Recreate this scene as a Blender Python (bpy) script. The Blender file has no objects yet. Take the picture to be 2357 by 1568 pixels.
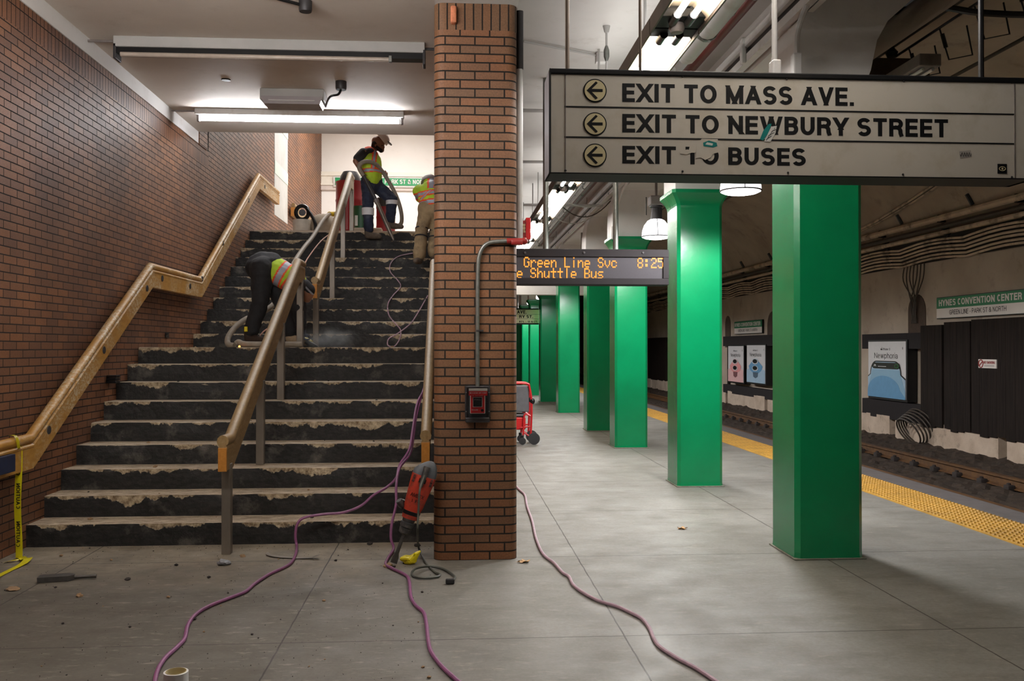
import bpy, bmesh, math, random, os
from mathutils import Vector, Matrix, noise
random.seed(7)
SC = bpy.context.scene
COL = SC.collection
V = Vector
# ---------------------------------------------------------------- camera, world, lamps, exposure
FPX, PCX, PCY, EYE = 2100.0, 1178.5, 784.0, 1.6
YAW = math.atan((PCX - 1040) / FPX)
PIT = math.atan(16 / FPX)
cd = bpy.data.cameras.new('camera'); cam = bpy.data.objects.new('camera', cd); COL.objects.link(cam)
cd.sensor_fit = 'HORIZONTAL'; cd.sensor_width = 36.0; cd.lens = FPX / 2357 * 36.0; cd.clip_end = 300; cd.clip_start = .05
cam.location = (0, 0, EYE); cam.rotation_euler = (math.pi / 2 + PIT, 0, -YAW)
SC.camera = cam
w = bpy.data.worlds.new('world'); SC.world = w; w.use_nodes = True
w.node_tree.nodes['Background'].inputs[0].default_value = (1, .96, .92, 1)
w.node_tree.nodes['Background'].inputs[1].default_value = .02
SC.view_settings.view_transform = 'Standard'; SC.view_settings.look = 'None'
SC.view_settings.exposure = 0.0; SC.view_settings.gamma = 1.0; SC.view_settings.use_curve_mapping = False
SC.cycles.sample_clamp_indirect = 4.0
SC.cycles.max_bounces = 8; SC.cycles.diffuse_bounces = 4; SC.cycles.glossy_bounces = 3; SC.cycles.transmission_bounces = 4; SC.cycles.volume_bounces = 0
TUBE_L, HALL_L, HALL_FILL_L = 41.0, 80.0, 128.0      # brightness of the platform tubes, the tube above the stairs and the added hall fill
def area(name, loc, rot, sx, sy, power, col=(1, .97, .92)):
    l = bpy.data.lights.new(name, 'AREA'); l.shape = 'RECTANGLE'; l.size = sx; l.size_y = sy; l.energy = power; l.color = col
    o = bpy.data.objects.new(name, l); o.location = loc; o.rotation_euler = rot; COL.objects.link(o); return o
area('lobby_ceiling_lamp', (-1.4, 20.5, 7.3), (0, 0, 0), 2.6, 3.0, 270, (1, .98, .95))
area('lobby_ceiling_lamp', (-1.4, 16.6, 7.3), (0, 0, 0), 2.4, 1.0, 70, (1, .98, .95))
area('platform_lamp_behind', (1.55, -2.2, 3.7), (0, 0, 0), .16, 5.0, 5)
area('track_lamp_behind', (6.2, -1.5, 4.9), (0, 0, 0), .5, 2.0, 4)

# ---------------------------------------------------------------- pixel to world
_F = V((math.sin(YAW) * math.cos(PIT), math.cos(YAW) * math.cos(PIT), math.sin(PIT)))
_R = V((math.cos(YAW), -math.sin(YAW), 0)); _U = _R.cross(_F); _C = V((0, 0, EYE))
def ray(x, y): return _F + _R * ((x - PCX) / FPX) + _U * ((PCY - y) / FPX)
def aX(x, y, X): d = ray(x, y); return _C + d * (X / d.x)
def aY(x, y, Y): d = ray(x, y); return _C + d * (Y / d.y)
def aZ(x, y, Z): d = ray(x, y); return _C + d * ((Z - EYE) / d.z)

# ---------------------------------------------------------------- materials
MATS = {}
class NT:
    def __init__(s, name):
        s.m = bpy.data.materials.new(name); s.m.use_nodes = True; s.t = s.m.node_tree
        s.b = s.t.nodes['Principled BSDF']
    def n(s, typ, **kw):
        nd = s.t.nodes.new(typ)
        for k, v in kw.items(): setattr(nd, k, v)
        return nd
    def l(s, a, b): s.t.links.new(a, b)
    def coord(s, which='Object'): return s.n('ShaderNodeTexCoord').outputs[which]
    def pos(s): return s.n('ShaderNodeNewGeometry').outputs['Position']
    def noise(s, vec, scale, detail=4, rough=.55, stretch=None):
        nz = s.n('ShaderNodeTexNoise'); nz.inputs['Scale'].default_value = scale; nz.inputs['Detail'].default_value = detail; nz.inputs['Roughness'].default_value = rough
        if stretch:
            mp = s.n('ShaderNodeMapping'); mp.inputs['Scale'].default_value = stretch; s.l(vec, mp.inputs[0]); vec = mp.outputs[0]
        s.l(vec, nz.inputs['Vector']); return nz.outputs['Fac']
    def ramp(s, fac, a, b, lo=0., hi=1.):
        mr = s.n('ShaderNodeMapRange'); mr.inputs[1].default_value = a; mr.inputs[2].default_value = b; mr.inputs[3].default_value = lo; mr.inputs[4].default_value = hi
        s.l(fac, mr.inputs[0]); return mr.outputs[0]
    def mix(s, fac, a, b, mode='MIX'):
        mx = s.n('ShaderNodeMix', data_type='RGBA', blend_type=mode)
        for i, v in ((0, fac), (6, a), (7, b)):
            if hasattr(v, 'is_output'): s.l(v, mx.inputs[i])
            elif i == 0: mx.inputs[0].default_value = v
            else: mx.inputs[i].default_value = (*v, 1)
        return mx.outputs[2]
    def math(s, op, a, b=0.):
        m = s.n('ShaderNodeMath', operation=op)
        for i, v in enumerate((a, b)):
            if hasattr(v, 'is_output'): s.l(v, m.inputs[i])
            else: m.inputs[i].default_value = v
        return m.outputs[0]
    def bump(s, h, strength=.3, dist=.01):
        b = s.n('ShaderNodeBump'); b.inputs['Strength'].default_value = strength; b.inputs['Distance'].default_value = dist
        s.l(h, b.inputs['Height']); s.l(b.outputs[0], s.b.inputs['Normal'])
    def set(s, col=None, rough=None, metal=None, spec=None):
        for k, v in (('Base Color', col), ('Roughness', rough), ('Metallic', metal), ('Specular IOR Level', spec)):
            if v is None: continue
            if hasattr(v, 'is_output'): s.l(v, s.b.inputs[k])
            elif k == 'Base Color': s.b.inputs[k].default_value = (*v, 1)
            else: s.b.inputs[k].default_value = v
        return s.m
def srgb(r, g, b):
    f = lambda c: (c / 255 / 12.92) if c / 255 <= .04045 else ((c / 255 + .055) / 1.055) ** 2.4
    return (f(r), f(g), f(b))
def mat(name, rgb, rough=.5, metal=0, var=.15, scale=12, bump=0, dirt=None, dscale=3, spec=None, stretch=None):
    """plain painted or natural surface: slow tone variation, optional dirt colour and bump"""
    if name in MATS: return MATS[name]
    t = NT(name); c = srgb(*rgb); p = t.pos()
    nz = t.noise(p, scale, stretch=stretch)
    col = t.mix(t.ramp(nz, .3, .7), tuple(x * (1 - var) for x in c), tuple(min(1, x * (1 + var)) for x in c))
    if dirt:
        col = t.mix(t.ramp(t.noise(p, dscale, 6, .65, stretch), .5, .72), col, srgb(*dirt))
    if bump: t.bump(t.noise(p, scale * 4), bump, .004)
    MATS[name] = t.set(col, rough, metal, spec); return MATS[name]
def emis(name, rgb, strength):
    if name in MATS: return MATS[name]
    t = NT(name); t.set(rgb, .4)
    t.b.inputs['Emission Color'].default_value = (*rgb, 1); t.b.inputs['Emission Strength'].default_value = strength
    MATS[name] = t.m; return t.m
def brick(name, c1, c2, mortar, bw=.215, rh=.0657, ms=.0055, off=.5, rough=.42, tone=None, spec=.5):
    t = NT(name); uv = t.coord('UV')
    b = t.n('ShaderNodeTexBrick'); b.offset = off; b.offset_frequency = 2; b.squash = 1
    b.inputs['Scale'].default_value = 1; b.inputs['Brick Width'].default_value = bw; b.inputs['Row Height'].default_value = rh
    b.inputs['Mortar Size'].default_value = ms; b.inputs['Mortar Smooth'].default_value = .15; b.inputs['Bias'].default_value = -.05
    for k, c in (('Color1', c1), ('Color2', c2), ('Mortar', mortar)): b.inputs[k].default_value = (*srgb(*c), 1)
    wob = t.n('ShaderNodeMix', data_type='VECTOR'); wob.inputs[0].default_value = .004
    nz = t.n('ShaderNodeTexNoise'); nz.inputs['Scale'].default_value = 4; t.l(uv, nz.inputs['Vector']); t.l(uv, wob.inputs[4]); t.l(nz.outputs['Color'], wob.inputs[5])
    t.l(wob.outputs[1], b.inputs['Vector'])
    p = t.pos(); g = t.noise(p, 90, 3)
    col = t.mix(t.ramp(g, .3, .7, 0, .35), b.outputs['Color'], srgb(70, 50, 40), 'MULTIPLY')
    col = t.mix(t.ramp(t.noise(p, .9, 3), .4, .68, 0, .5), col, srgb(*(tone or (120, 112, 118))), 'MULTIPLY')
    inv = t.math('SUBTRACT', 1, b.outputs['Fac'])
    t.bump(t.math('ADD', inv, t.math('MULTIPLY', g, .12)), .55, .006)
    MATS[name] = t.set(col, t.math('ADD', t.math('MULTIPLY', b.outputs['Fac'], .4), rough), 0, spec); return t.m
brick('wall_brick', (148, 100, 68), (118, 82, 62), (28, 23, 21), bw=.213, ms=.005, rough=.52, spec=.35)
brick('wall_soldier_brick', (138, 92, 64), (114, 78, 60), (28, 23, 21), bw=.071, rh=.236, off=0, ms=.005, rough=.52, spec=.35)
brick('pier_brick', (146, 97, 62), (122, 90, 64), (38, 33, 29), bw=.223, rh=.0656, ms=.0062, rough=.6, tone=(150, 140, 135))
brick('pier_soldier_brick', (134, 94, 62), (116, 88, 64), (38, 33, 29), bw=.066, rh=.3, off=0, ms=.006, rough=.6, tone=(150, 140, 135))
def floor_mat():
    t = NT('platform_concrete'); p = t.pos()
    sx = t.n('ShaderNodeSeparateXYZ'); t.l(p, sx.inputs[0])
    wob = t.math('MULTIPLY', t.math('SUBTRACT', t.noise(p, 6, 5), .5), .012)
    def lines(c, o, per):
        q = t.math('MULTIPLY', t.math('SUBTRACT', t.math('ADD', c, wob), o), 1 / per)
        fr = t.math('ABSOLUTE', t.math('SUBTRACT', t.math('SUBTRACT', q, t.math('FLOOR', q)), .5))
        return t.math('GREATER_THAN', fr, .5 - .0045 / per)
    ln = t.math('MAXIMUM', lines(sx.outputs[0], .955, 1.875), lines(sx.outputs[1], 5.02, 1.93))
    base = t.mix(t.ramp(t.noise(p, 1.1, 5), .3, .7), srgb(118, 117, 111), srgb(143, 142, 137))
    base = t.mix(t.ramp(t.noise(p, 2.3, 7, .65, (1, 2.2, 1)), .48, .75, 0, .6), base, srgb(94, 90, 83))
    base = t.mix(t.ramp(t.noise(p, 38, 4, .7), .35, .75, 0, .4), base, srgb(94, 88, 82))
    base = t.mix(t.ramp(t.noise(p, 130, 2), .68, .74, 0, .8), base, srgb(70, 64, 58))
    xm = t.ramp(t.math('ADD', sx.outputs[0], t.math('MULTIPLY', t.noise(p, 1.3, 4), .7)), -.6, 1.1)
    base = t.mix(xm, t.mix(.75, base, srgb(142, 128, 110), 'MULTIPLY'), base)      # browner and darker towards the left, in front of the stairs
    ds = t.math('MULTIPLY', t.ramp(t.math('ADD', sx.outputs[1], t.math('MULTIPLY', t.noise(p, 1.8, 5), 1.6)), 6.9, 8.2), t.ramp(sx.outputs[0], .1, -.5))
    base = t.mix(t.math('MULTIPLY', ds, t.ramp(t.noise(p, 5, 6, .7), .3, .6, .25, .85)), base, srgb(156, 144, 126))   # pale demolition dust settled before the first step
    base = t.mix(t.ramp(t.noise(p, 7, 6, .7, (1, 3, 1)), .56, .7, 0, .35), base, srgb(176, 168, 156))
    col = t.mix(ln, base, srgb(50, 44, 40))
    t.bump(t.math('SUBTRACT', t.math('MULTIPLY', t.noise(p, 60, 5), .5), ln), .35, .004)
    MATS['floor'] = t.set(col, t.ramp(t.noise(p, 3, 4), .3, .7, .5, .72), 0, .35)
floor_mat()
def step_mat():
    t = NT('stair_worn_concrete'); p = t.pos(); geo = t.n('ShaderNodeNewGeometry')
    sx = t.n('ShaderNodeSeparateXYZ'); t.l(p, sx.inputs[0])
    ns = t.n('ShaderNodeSeparateXYZ'); t.l(geo.outputs['True Normal'], ns.inputs[0])
    up = t.math('GREATER_THAN', ns.outputs[2], .6)
    uv = t.n('ShaderNodeSeparateXYZ'); t.l(t.coord('UV'), uv.inputs[0])     # v = height below the nosing in metres
    chip = t.math('ADD', t.math('MULTIPLY', t.noise(p, 3.1, 5, .6, (1, 1.7, .35)), .34), t.math('MULTIPLY', t.noise(p, 17, 4, .6), .06))
    depth = t.math('SUBTRACT', chip, .188)
    ch = t.ramp(t.math('SUBTRACT', depth, uv.outputs[1]), -.004, .006)
    black = t.mix(t.ramp(t.noise(p, 14, 5, .7, (1, 1, 2.5)), .4, .75), srgb(20, 19, 19), srgb(48, 46, 45))
    black = t.mix(t.ramp(t.noise(p, 3.6, 6, .65), .56, .74, 0, .5), black, srgb(126, 120, 112))
    black = t.mix(t.ramp(t.noise(p, 160, 2), .72, .76, 0, .7), black, srgb(150, 140, 126))
    tan = t.mix(t.ramp(t.noise(p, 22, 5, .7), .35, .68), srgb(96, 76, 52), srgb(204, 186, 156))
    ris = t.mix(ch, black, tan)
    dust = t.mix(t.ramp(t.noise(p, 9, 5, .65, (1, 2.5, 1)), .35, .7), srgb(146, 128, 106), srgb(216, 200, 176))
    dust = t.mix(t.ramp(t.noise(p, 60, 3), .64, .7, 0, .8), dust, srgb(74, 64, 54))
    dark_up = t.ramp(sx.outputs[2], 1.5, 2.6)                       # treads of the upper flight are still tarred
    dust = t.mix(t.math('MULTIPLY', dark_up, .55), dust, srgb(60, 52, 46))
    t.bump(t.math('ADD', t.math('MULTIPLY', t.noise(p, 40, 5, .7), .6), t.math('MULTIPLY', ch, -.7)), .7, .012)
    MATS['step'] = t.set(t.mix(up, ris, dust), .62, 0, .35)
step_mat()
def wood_mat(name, a, b, scuff, amount=(.5, .62)):
    t = NT(name); p = t.pos()
    g = t.noise(p, 9, 6, .6, (6, 1.0, 4))
    col = t.mix(t.ramp(g, .3, .7), srgb(*a), srgb(*b))
    s1 = t.math('MULTIPLY', t.ramp(t.noise(p, 2.2, 3), .42, .6), t.ramp(t.noise(p, 30, 6, .75, (1, 1, 1.6)), amount[0], amount[1]))
    col = t.mix(s1, col, srgb(*scuff))
    t.bump(g, .15, .003)
    MATS[name] = t.set(col, .48, 0, .4)
wood_mat('rail_wood', (158, 112, 44), (184, 138, 66), (204, 190, 162), (.46, .58))
wood_mat('centre_rail_wood', (130, 104, 66), (156, 130, 90), (170, 152, 122), (.55, .7))
wood_mat('rail_end_wood', (170, 112, 44), (192, 130, 58), (150, 110, 60), (.6, .75))
def plaster(name, c1, c2, stain, rough=.7, sc=1.5, bump=.12):
    t = NT(name); p = t.pos()
    col = t.mix(t.ramp(t.noise(p, sc, 5), .3, .7), srgb(*c1), srgb(*c2))
    col = t.mix(t.ramp(t.noise(p, sc * 2.2, 7, .7), .56, .78, 0, .6), col, srgb(*stain))
    t.bump(t.noise(p, 45, 5, .6), bump, .01)
    MATS[name] = t.set(col, rough, 0, .35); return t.m
plaster('hall_ceiling_plaster', (212, 201, 191), (222, 212, 202), (196, 183, 171))
plaster('white_plaster', (212, 209, 206), (224, 222, 220), (190, 184, 178))
plaster('platform_ceiling_plaster', (206, 204, 202), (216, 214, 212), (180, 174, 168))
plaster('lobby_white', (232, 228, 224), (240, 237, 234), (222, 214, 208), .5, 1, .03)
plaster('vault_plaster', (158, 145, 130), (182, 170, 154), (86, 74, 64), .85, .9, .5)
plaster('footing_concrete', (176, 158, 140), (206, 190, 172), (84, 70, 58), .85, 3, .4)
plaster('ballast_dirt', (46, 39, 34), (72, 60, 50), (28, 25, 23), .95, 9, 1)
def green_mat():
    t = NT('green_gloss_paint'); p = t.pos()
    col = t.mix(t.ramp(t.noise(p, 1.2, 4), .35, .65), srgb(2, 124, 76), srgb(4, 136, 84))
    t.bump(t.math('ADD', t.noise(p, 16, 5, .6), t.math('MULTIPLY', t.noise(p, 110, 2), .25)), .16, .006)
    MATS['green'] = t.set(col, .22, 0, .55)
green_mat()
def tactile_mat():
    t = NT('yellow_tactile_paint'); p = t.pos()
    col = t.mix(t.ramp(t.noise(p, 3, 6, .7), .45, .75), srgb(198, 154, 68), srgb(160, 126, 64))
    MATS['tactile'] = t.set(col, .5, 0, .4)
tactile_mat()
def rust_mat():
    t = NT('rusty_rail_steel'); p = t.pos()
    col = t.mix(t.ramp(t.noise(p, 12, 6, .7), .35, .7), srgb(110, 78, 44), srgb(66, 46, 34))
    MATS['rust'] = t.set(col, .6, .2)
rust_mat()
def board_mat():
    t = NT('dark_board'); p = t.pos()
    col = t.mix(t.ramp(t.noise(p, 6, 5, .6, (1, 6, .3)), .35, .7), srgb(24, 19, 17), srgb(40, 32, 28))
    MATS['board'] = t.set(col, .8, 0, .15)
board_mat()
M = MATS
mat('sign_white', (214, 207, 194), .35, var=.04, scale=2, dirt=(200, 191, 173), dscale=5)
mat('sign_cream', (222, 208, 164), .4, var=.03)
mat('sign_black', (14, 15, 18), .6, var=.05, spec=.25)
mat('black_metal', (24, 24, 26), .35, .3, var=.1)
mat('dark_grey_metal', (62, 60, 62), .45, .4, var=.12)
mat('galvanised', (132, 134, 130), .45, .7, var=.15, scale=30)
mat('steel_post', (132, 124, 114), .42, .6, var=.15, scale=8, dirt=(96, 86, 74), stretch=(1, 1, .3))
mat('white_paint', (214, 212, 210), .5, var=.05, scale=3, dirt=(180, 172, 162))
mat('grey_paint', (176, 174, 172), .5, var=.08, scale=3)
mat('fixture_grey', (128, 120, 118), .5, .2, var=.1, dirt=(96, 86, 80))
mat('fixture_brown', (92, 78, 66), .5, .3, var=.15, dirt=(56, 46, 40))
mat('reflector_warm', (220, 200, 168), .35, .2, var=.1)
mat('red_paint', (140, 30, 28), .4, var=.1)
mat('dark_red_pipe', (92, 34, 30), .5, var=.15)
mat('bright_red', (196, 26, 30), .35, var=.05)
mat('purple_cord', (132, 78, 118), .45, var=.15, scale=20)
mat('mauve_cord', (180, 150, 164), .45, var=.15, scale=20)
mat('grey_cord', (74, 76, 70), .5, var=.1)
mat('orange_cord', (196, 140, 118), .5, var=.1)
mat('hose_grey', (140, 130, 116), .6, var=.15, scale=20)
mat('tool_red', (186, 58, 38), .5, var=.12, scale=14, dirt=(110, 50, 40), dscale=14)
mat('tool_dark', (56, 56, 58), .55, var=.2, scale=20, dirt=(98, 92, 86), dscale=20)
mat('tool_grey', (84, 88, 94), .5, var=.15, scale=20)
mat('chisel_steel', (84, 82, 80), .45, .5, var=.2, scale=25)
mat('yellow_plastic', (226, 206, 20), .4, var=.08)
mat('tape_yellow', (224, 210, 30), .35, var=.06)
mat('blue_board', (26, 36, 64), .45, var=.2)
mat('skin_brown', (142, 96, 72), .5, var=.1)
mat('black_cloth', (24, 24, 28), .8, var=.25, scale=14, bump=.3)
mat('shirt_charcoal', (46, 46, 50), .85, var=.2, scale=14, bump=.3)
mat('navy_denim', (38, 44, 64), .85, var=.3, scale=10, bump=.3, dirt=(72, 76, 88), dscale=7)
mat('khaki_cloth', (150, 128, 96), .85, var=.2, scale=8, bump=.3, dirt=(104, 88, 68), dscale=5)
mat('dusty_boot', (92, 80, 68), .8, var=.25, scale=20)
mat('brown_boot', (52, 36, 28), .7, var=.25, scale=20)
mat('beige_boot', (168, 146, 118), .8, var=.2, scale=20)
mat('hi_vis_yellow', (176, 206, 44), .7, var=.12, scale=10, bump=.2)
mat('hi_vis_orange', (240, 84, 40), .7, var=.05)
mat('reflective_grey', (158, 160, 172), .45, .2, var=.06)
mat('white_cloth', (222, 220, 222), .7, var=.05)
mat('hat_white', (226, 208, 198), .4, var=.05)
mat('glove_blue', (30, 42, 66), .7, var=.2)
mat('beard_black', (30, 24, 22), .8, var=.2)
mat('drum_red', (146, 34, 40), .4, var=.1, scale=5)
mat('bucket_green', (38, 92, 58), .45, var=.08)
mat('bucket_white', (200, 192, 180), .5, var=.1, dirt=(160, 140, 116))
mat('bag_beige', (176, 162, 144), .7, var=.12, dirt=(140, 120, 100))
mat('chair_red', (190, 34, 40), .35, var=.05)
mat('chair_grey', (92, 92, 96), .75, var=.12, bump=.2)
mat('rubber', (40, 40, 42), .7, var=.1)
mat('ad_white', (206, 206, 208), .3, var=.02)
mat('ad_black', (20, 20, 22), .3, var=.02)
mat('ad_pink', (222, 150, 150), .35, var=.05)
mat('ad_pale_pink', (220, 178, 178), .35, var=.05)
mat('ad_blue', (96, 150, 190), .35, var=.05)
mat('ad_pale_blue', (160, 188, 210), .35, var=.05)
mat('ad_dark_blue', (66, 110, 150), .35, var=.05)
mat('ad_green', (30, 110, 50), .35, var=.02)
mat('sign_green', (20, 116, 72), .4, var=.04)
mat('lobby_sign_green', (14, 140, 80), .4, var=.04)
mat('sign_face', (214, 208, 202), .4, var=.04, scale=4)
mat('sticker_teal', (16, 124, 122), .4, var=.06)
mat('paper_scrap', (226, 224, 218), .6, var=.06)
mat('leaf_tan', (186, 146, 96), .7, var=.2, scale=40)
mat('rubble_dark', (48, 42, 40), .9, var=.3, scale=40)
mat('rubble_tan', (150, 122, 92), .9, var=.25, scale=40)
mat('cable_dark', (62, 54, 46), .6, var=.15)
mat('cable_beige', (196, 178, 156), .6, var=.15, scale=4, dirt=(80, 66, 54))
mat('silver_tape', (140, 142, 148), .45, .4, var=.25, scale=60)
mat('tape_white', (222, 220, 218), .5, var=.04)
mat('yellow_band', (206, 176, 40), .5, var=.1)
mat('niche_brown', (74, 60, 50), .85, var=.15)
mat('asphalt_edge', (98, 94, 94), .7, var=.15, scale=6)
mat('glow_dome', (235, 232, 235), .3, var=.0)
t = NT('clear_cover'); t.set((.9, .92, .93), .08); t.b.inputs['Transmission Weight'].default_value = 1.0; t.b.inputs['IOR'].default_value = 1.2; MATS['clear_cover'] = t.m
emis('tube_glow', (1, .97, .93), TUBE_L); emis('hall_tube_glow', (.96, .97, 1), HALL_L); emis('hall_fill_glow', (1, .96, .91), HALL_FILL_L)
emis('lens_glow', (1, .97, .97), 9); emis('dome_glow', (1, .97, 1), 2.5); emis('led_orange', (1, .36, .04), 1.2); MATS['led_orange'].node_tree.nodes['Principled BSDF'].inputs['Base Color'].default_value = (.1, .04, .01, 1)
emis('spark', (1, .3, .05), 6)

# ---------------------------------------------------------------- mesh builder
class MB:
    def __init__(s): s.v = []; s.f = []; s.mi = []; s.uv = {}; s.smooth = set()
    def add(s, vs, fs, mi=0, smooth=False, uvs=None):
        o = len(s.v); s.v += [V(p) for p in vs]
        for k, f in enumerate(fs):
            if smooth: s.smooth.add(len(s.f))
            if uvs: s.uv[len(s.f)] = uvs[k]
            s.f.append([i + o for i in f]); s.mi.append(mi)
        return s
    def box(s, a, b, mi=0):
        x0, y0, z0 = a; x1, y1, z1 = b
        vs = [(x0, y0, z0), (x1, y0, z0), (x1, y1, z0), (x0, y1, z0), (x0, y0, z1), (x1, y0, z1), (x1, y1, z1), (x0, y1, z1)]
        return s.add(vs, [(0, 3, 2, 1), (4, 5, 6, 7), (0, 1, 5, 4), (1, 2, 6, 5), (2, 3, 7, 6), (3, 0, 4, 7)], mi)
    def bevbox(s, a, b, r=.005, mi=0):
        bm = bmesh.new(); x0, y0, z0 = a; x1, y1, z1 = b
        g = bmesh.ops.create_cube(bm, size=1)
        for v in bm.verts: v.co = V(((x0 + x1) / 2 + v.co.x * (x1 - x0), (y0 + y1) / 2 + v.co.y * (y1 - y0), (z0 + z1) / 2 + v.co.z * (z1 - z0)))
        bmesh.ops.bevel(bm, geom=bm.edges[:], offset=r, segments=2, affect='EDGES', profile=.5)
        return s.bm(bm, mi)
    def bm(s, bm, mi=0, smooth=False):
        bm.verts.index_update()
        s.add([v.co.copy() for v in bm.verts], [[v.index for v in f.verts] for f in bm.faces], mi, smooth); bm.free(); return s
    def rings(s, rings, mi=0, caps=True, smooth=True, closed=False):
        n = len(rings[0]); vs = [p for r in rings for p in r]; fs = []
        m = len(rings)
        for i in range(m if closed else m - 1):
            for j in range(n):
                a, b = i * n + j, i * n + (j + 1) % n; c, d = ((i + 1) % m) * n + (j + 1) % n, ((i + 1) % m) * n + j
                fs.append((a, b, c, d))
        s.add(vs, fs, mi, smooth)
        if caps and not closed:
            s.add(rings[0], [tuple(reversed(range(n)))], mi); s.add(rings[-1], [tuple(range(n))], mi)
        return s
    def tube(s, pts, r, n=8, mi=0, caps=True, radii=None):
        pts = [V(p) for p in pts]; rs = []
        up = V((0, 0, 1)); prev = None
        for i, p in enumerate(pts):
            t = (pts[min(i + 1, len(pts) - 1)] - pts[max(i - 1, 0)])
            t = t.normalized() if t.length > 1e-9 else V((0, 0, 1))
            if prev is None:
                a = up if abs(t.z) < .9 else V((1, 0, 0)); e = t.cross(a).normalized()
            else:
                e = prev - t * prev.dot(t); e = e.normalized() if e.length > 1e-6 else t.orthogonal().normalized()
            prev = e; g = t.cross(e); R = radii[i] if radii else r
            rs.append([p + (e * math.cos(2 * math.pi * k / n) + g * math.sin(2 * math.pi * k / n)) * R for k in range(n)])
        return s.rings(rs, mi, caps)
    def cyl(s, a, b, r, n=14, mi=0, r2=None): return s.tube([a, b], r, n, mi, radii=[r, r if r2 is None else r2])
    def lathe(s, c, prof, n=20, mi=0, axis=None, smooth=True, caps=True, sq=1.0):
        """prof: (distance along axis, radius)"""
        ax = V(axis).normalized() if axis is not None else V((0, 0, 1)); e = ax.orthogonal().normalized()
        if axis is None: e = V((1, 0, 0))
        g = ax.cross(e); c = V(c)
        return s.rings([[c + ax * h + (e * math.cos(2 * math.pi * k / n) + g * math.sin(2 * math.pi * k / n) * sq) * r for k in range(n)] for h, r in prof], mi, caps, smooth)
    def prism(s, poly, d, mi=0):
        """poly: list of 3d points in a plane, extruded by vector d"""
        n = len(poly); vs = [V(p) for p in poly] + [V(p) + V(d) for p in poly]
        return s.add(vs, [tuple(range(n)), tuple(reversed(range(n, 2 * n)))] + [(i, i + n, (i + 1) % n + n, (i + 1) % n) for i in range(n)], mi)
    def sphere(s, c, r, mi=0, n=14, m=9, sc=(1, 1, 1)):
        c = V(c); rs = []
        for i in range(m + 1):
            th = math.pi * (i / m * .98 + .01); rs.append([c + V((r * sc[0] * math.sin(th) * math.cos(2 * math.pi * k / n), r * sc[1] * math.sin(th) * math.sin(2 * math.pi * k / n), -r * sc[2] * math.cos(th))) for k in range(n)])
        return s.rings(rs, mi)
    def build(s, name, mats, parent=None, origin=None):
        me = bpy.data.meshes.new(name)
        off = V((0, 0, 0))
        if parent is not None: off = wloc(parent)
        elif origin is not None: off = V(origin)
        elif s.v:
            xs = [p.x for p in s.v]; ys = [p.y for p in s.v]; zs = [p.z for p in s.v]
            off = V(((min(xs) + max(xs)) / 2, (min(ys) + max(ys)) / 2, min(zs)))
        me.from_pydata([p - off for p in s.v], [], s.f)
        for m in (mats if isinstance(mats, (list, tuple)) else [mats]): me.materials.append(MATS[m])
        me.polygons.foreach_set('material_index', s.mi)
        me.polygons.foreach_set('use_smooth', [i in s.smooth for i in range(len(s.f))])
        if s.uv:
            ul = me.uv_layers.new(name='UVMap')
            for i, uvs in s.uv.items():
                for li, uvc in zip(me.polygons[i].loop_indices, uvs): ul.data[li].uv = uvc
        me.update()
        if not s.uv:
            bm = bmesh.new(); bm.from_mesh(me); bmesh.ops.recalc_face_normals(bm, faces=bm.faces[:]); bm.to_mesh(me); bm.free()
        if s.smooth and len(s.smooth) == len(s.f): me.set_sharp_from_angle(angle=.8)
        elif s.smooth: me.set_sharp_from_angle(angle=.7)
        o = bpy.data.objects.new(name, me); COL.objects.link(o)
        if parent is not None: o.parent = parent
        else: o.location = off
        return o
def wloc(o):
    p = V((0, 0, 0))
    while o is not None: p += o.location; o = o.parent
    return p
def tag(o, label, cat, group=None, kind=None):
    o['label'] = label; o['category'] = cat
    if group: o['group'] = group
    if kind: o['kind'] = kind
    return o
def thing(name, label, cat, loc=(0, 0, 0), group=None):
    o = bpy.data.objects.new(name, None); COL.objects.link(o); o.location = loc; o.empty_display_size = .1
    return tag(o, label, cat, group)
def struct(o, label=None, cat=None):
    o['kind'] = 'structure'
    if label: o['label'] = label
    if cat: o['category'] = cat
    return o
def smooth_path(pts, sub=5):
    pts = [V(p) for p in pts]; out = []
    for i in range(len(pts) - 1):
        p0, p1, p2, p3 = pts[max(i - 1, 0)], pts[i], pts[i + 1], pts[min(i + 2, len(pts) - 1)]
        for k in range(sub):
            u = k / sub
            out.append(.5 * ((2 * p1) + (p2 - p0) * u + (2 * p0 - 5 * p1 + 4 * p2 - p3) * u * u + (3 * p1 - p0 - 3 * p2 + p3) * u ** 3))
    out.append(pts[-1]); return out
def floor_path(px, z=.01): return smooth_path([aZ(x, y, z) for x, y in px])
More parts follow.
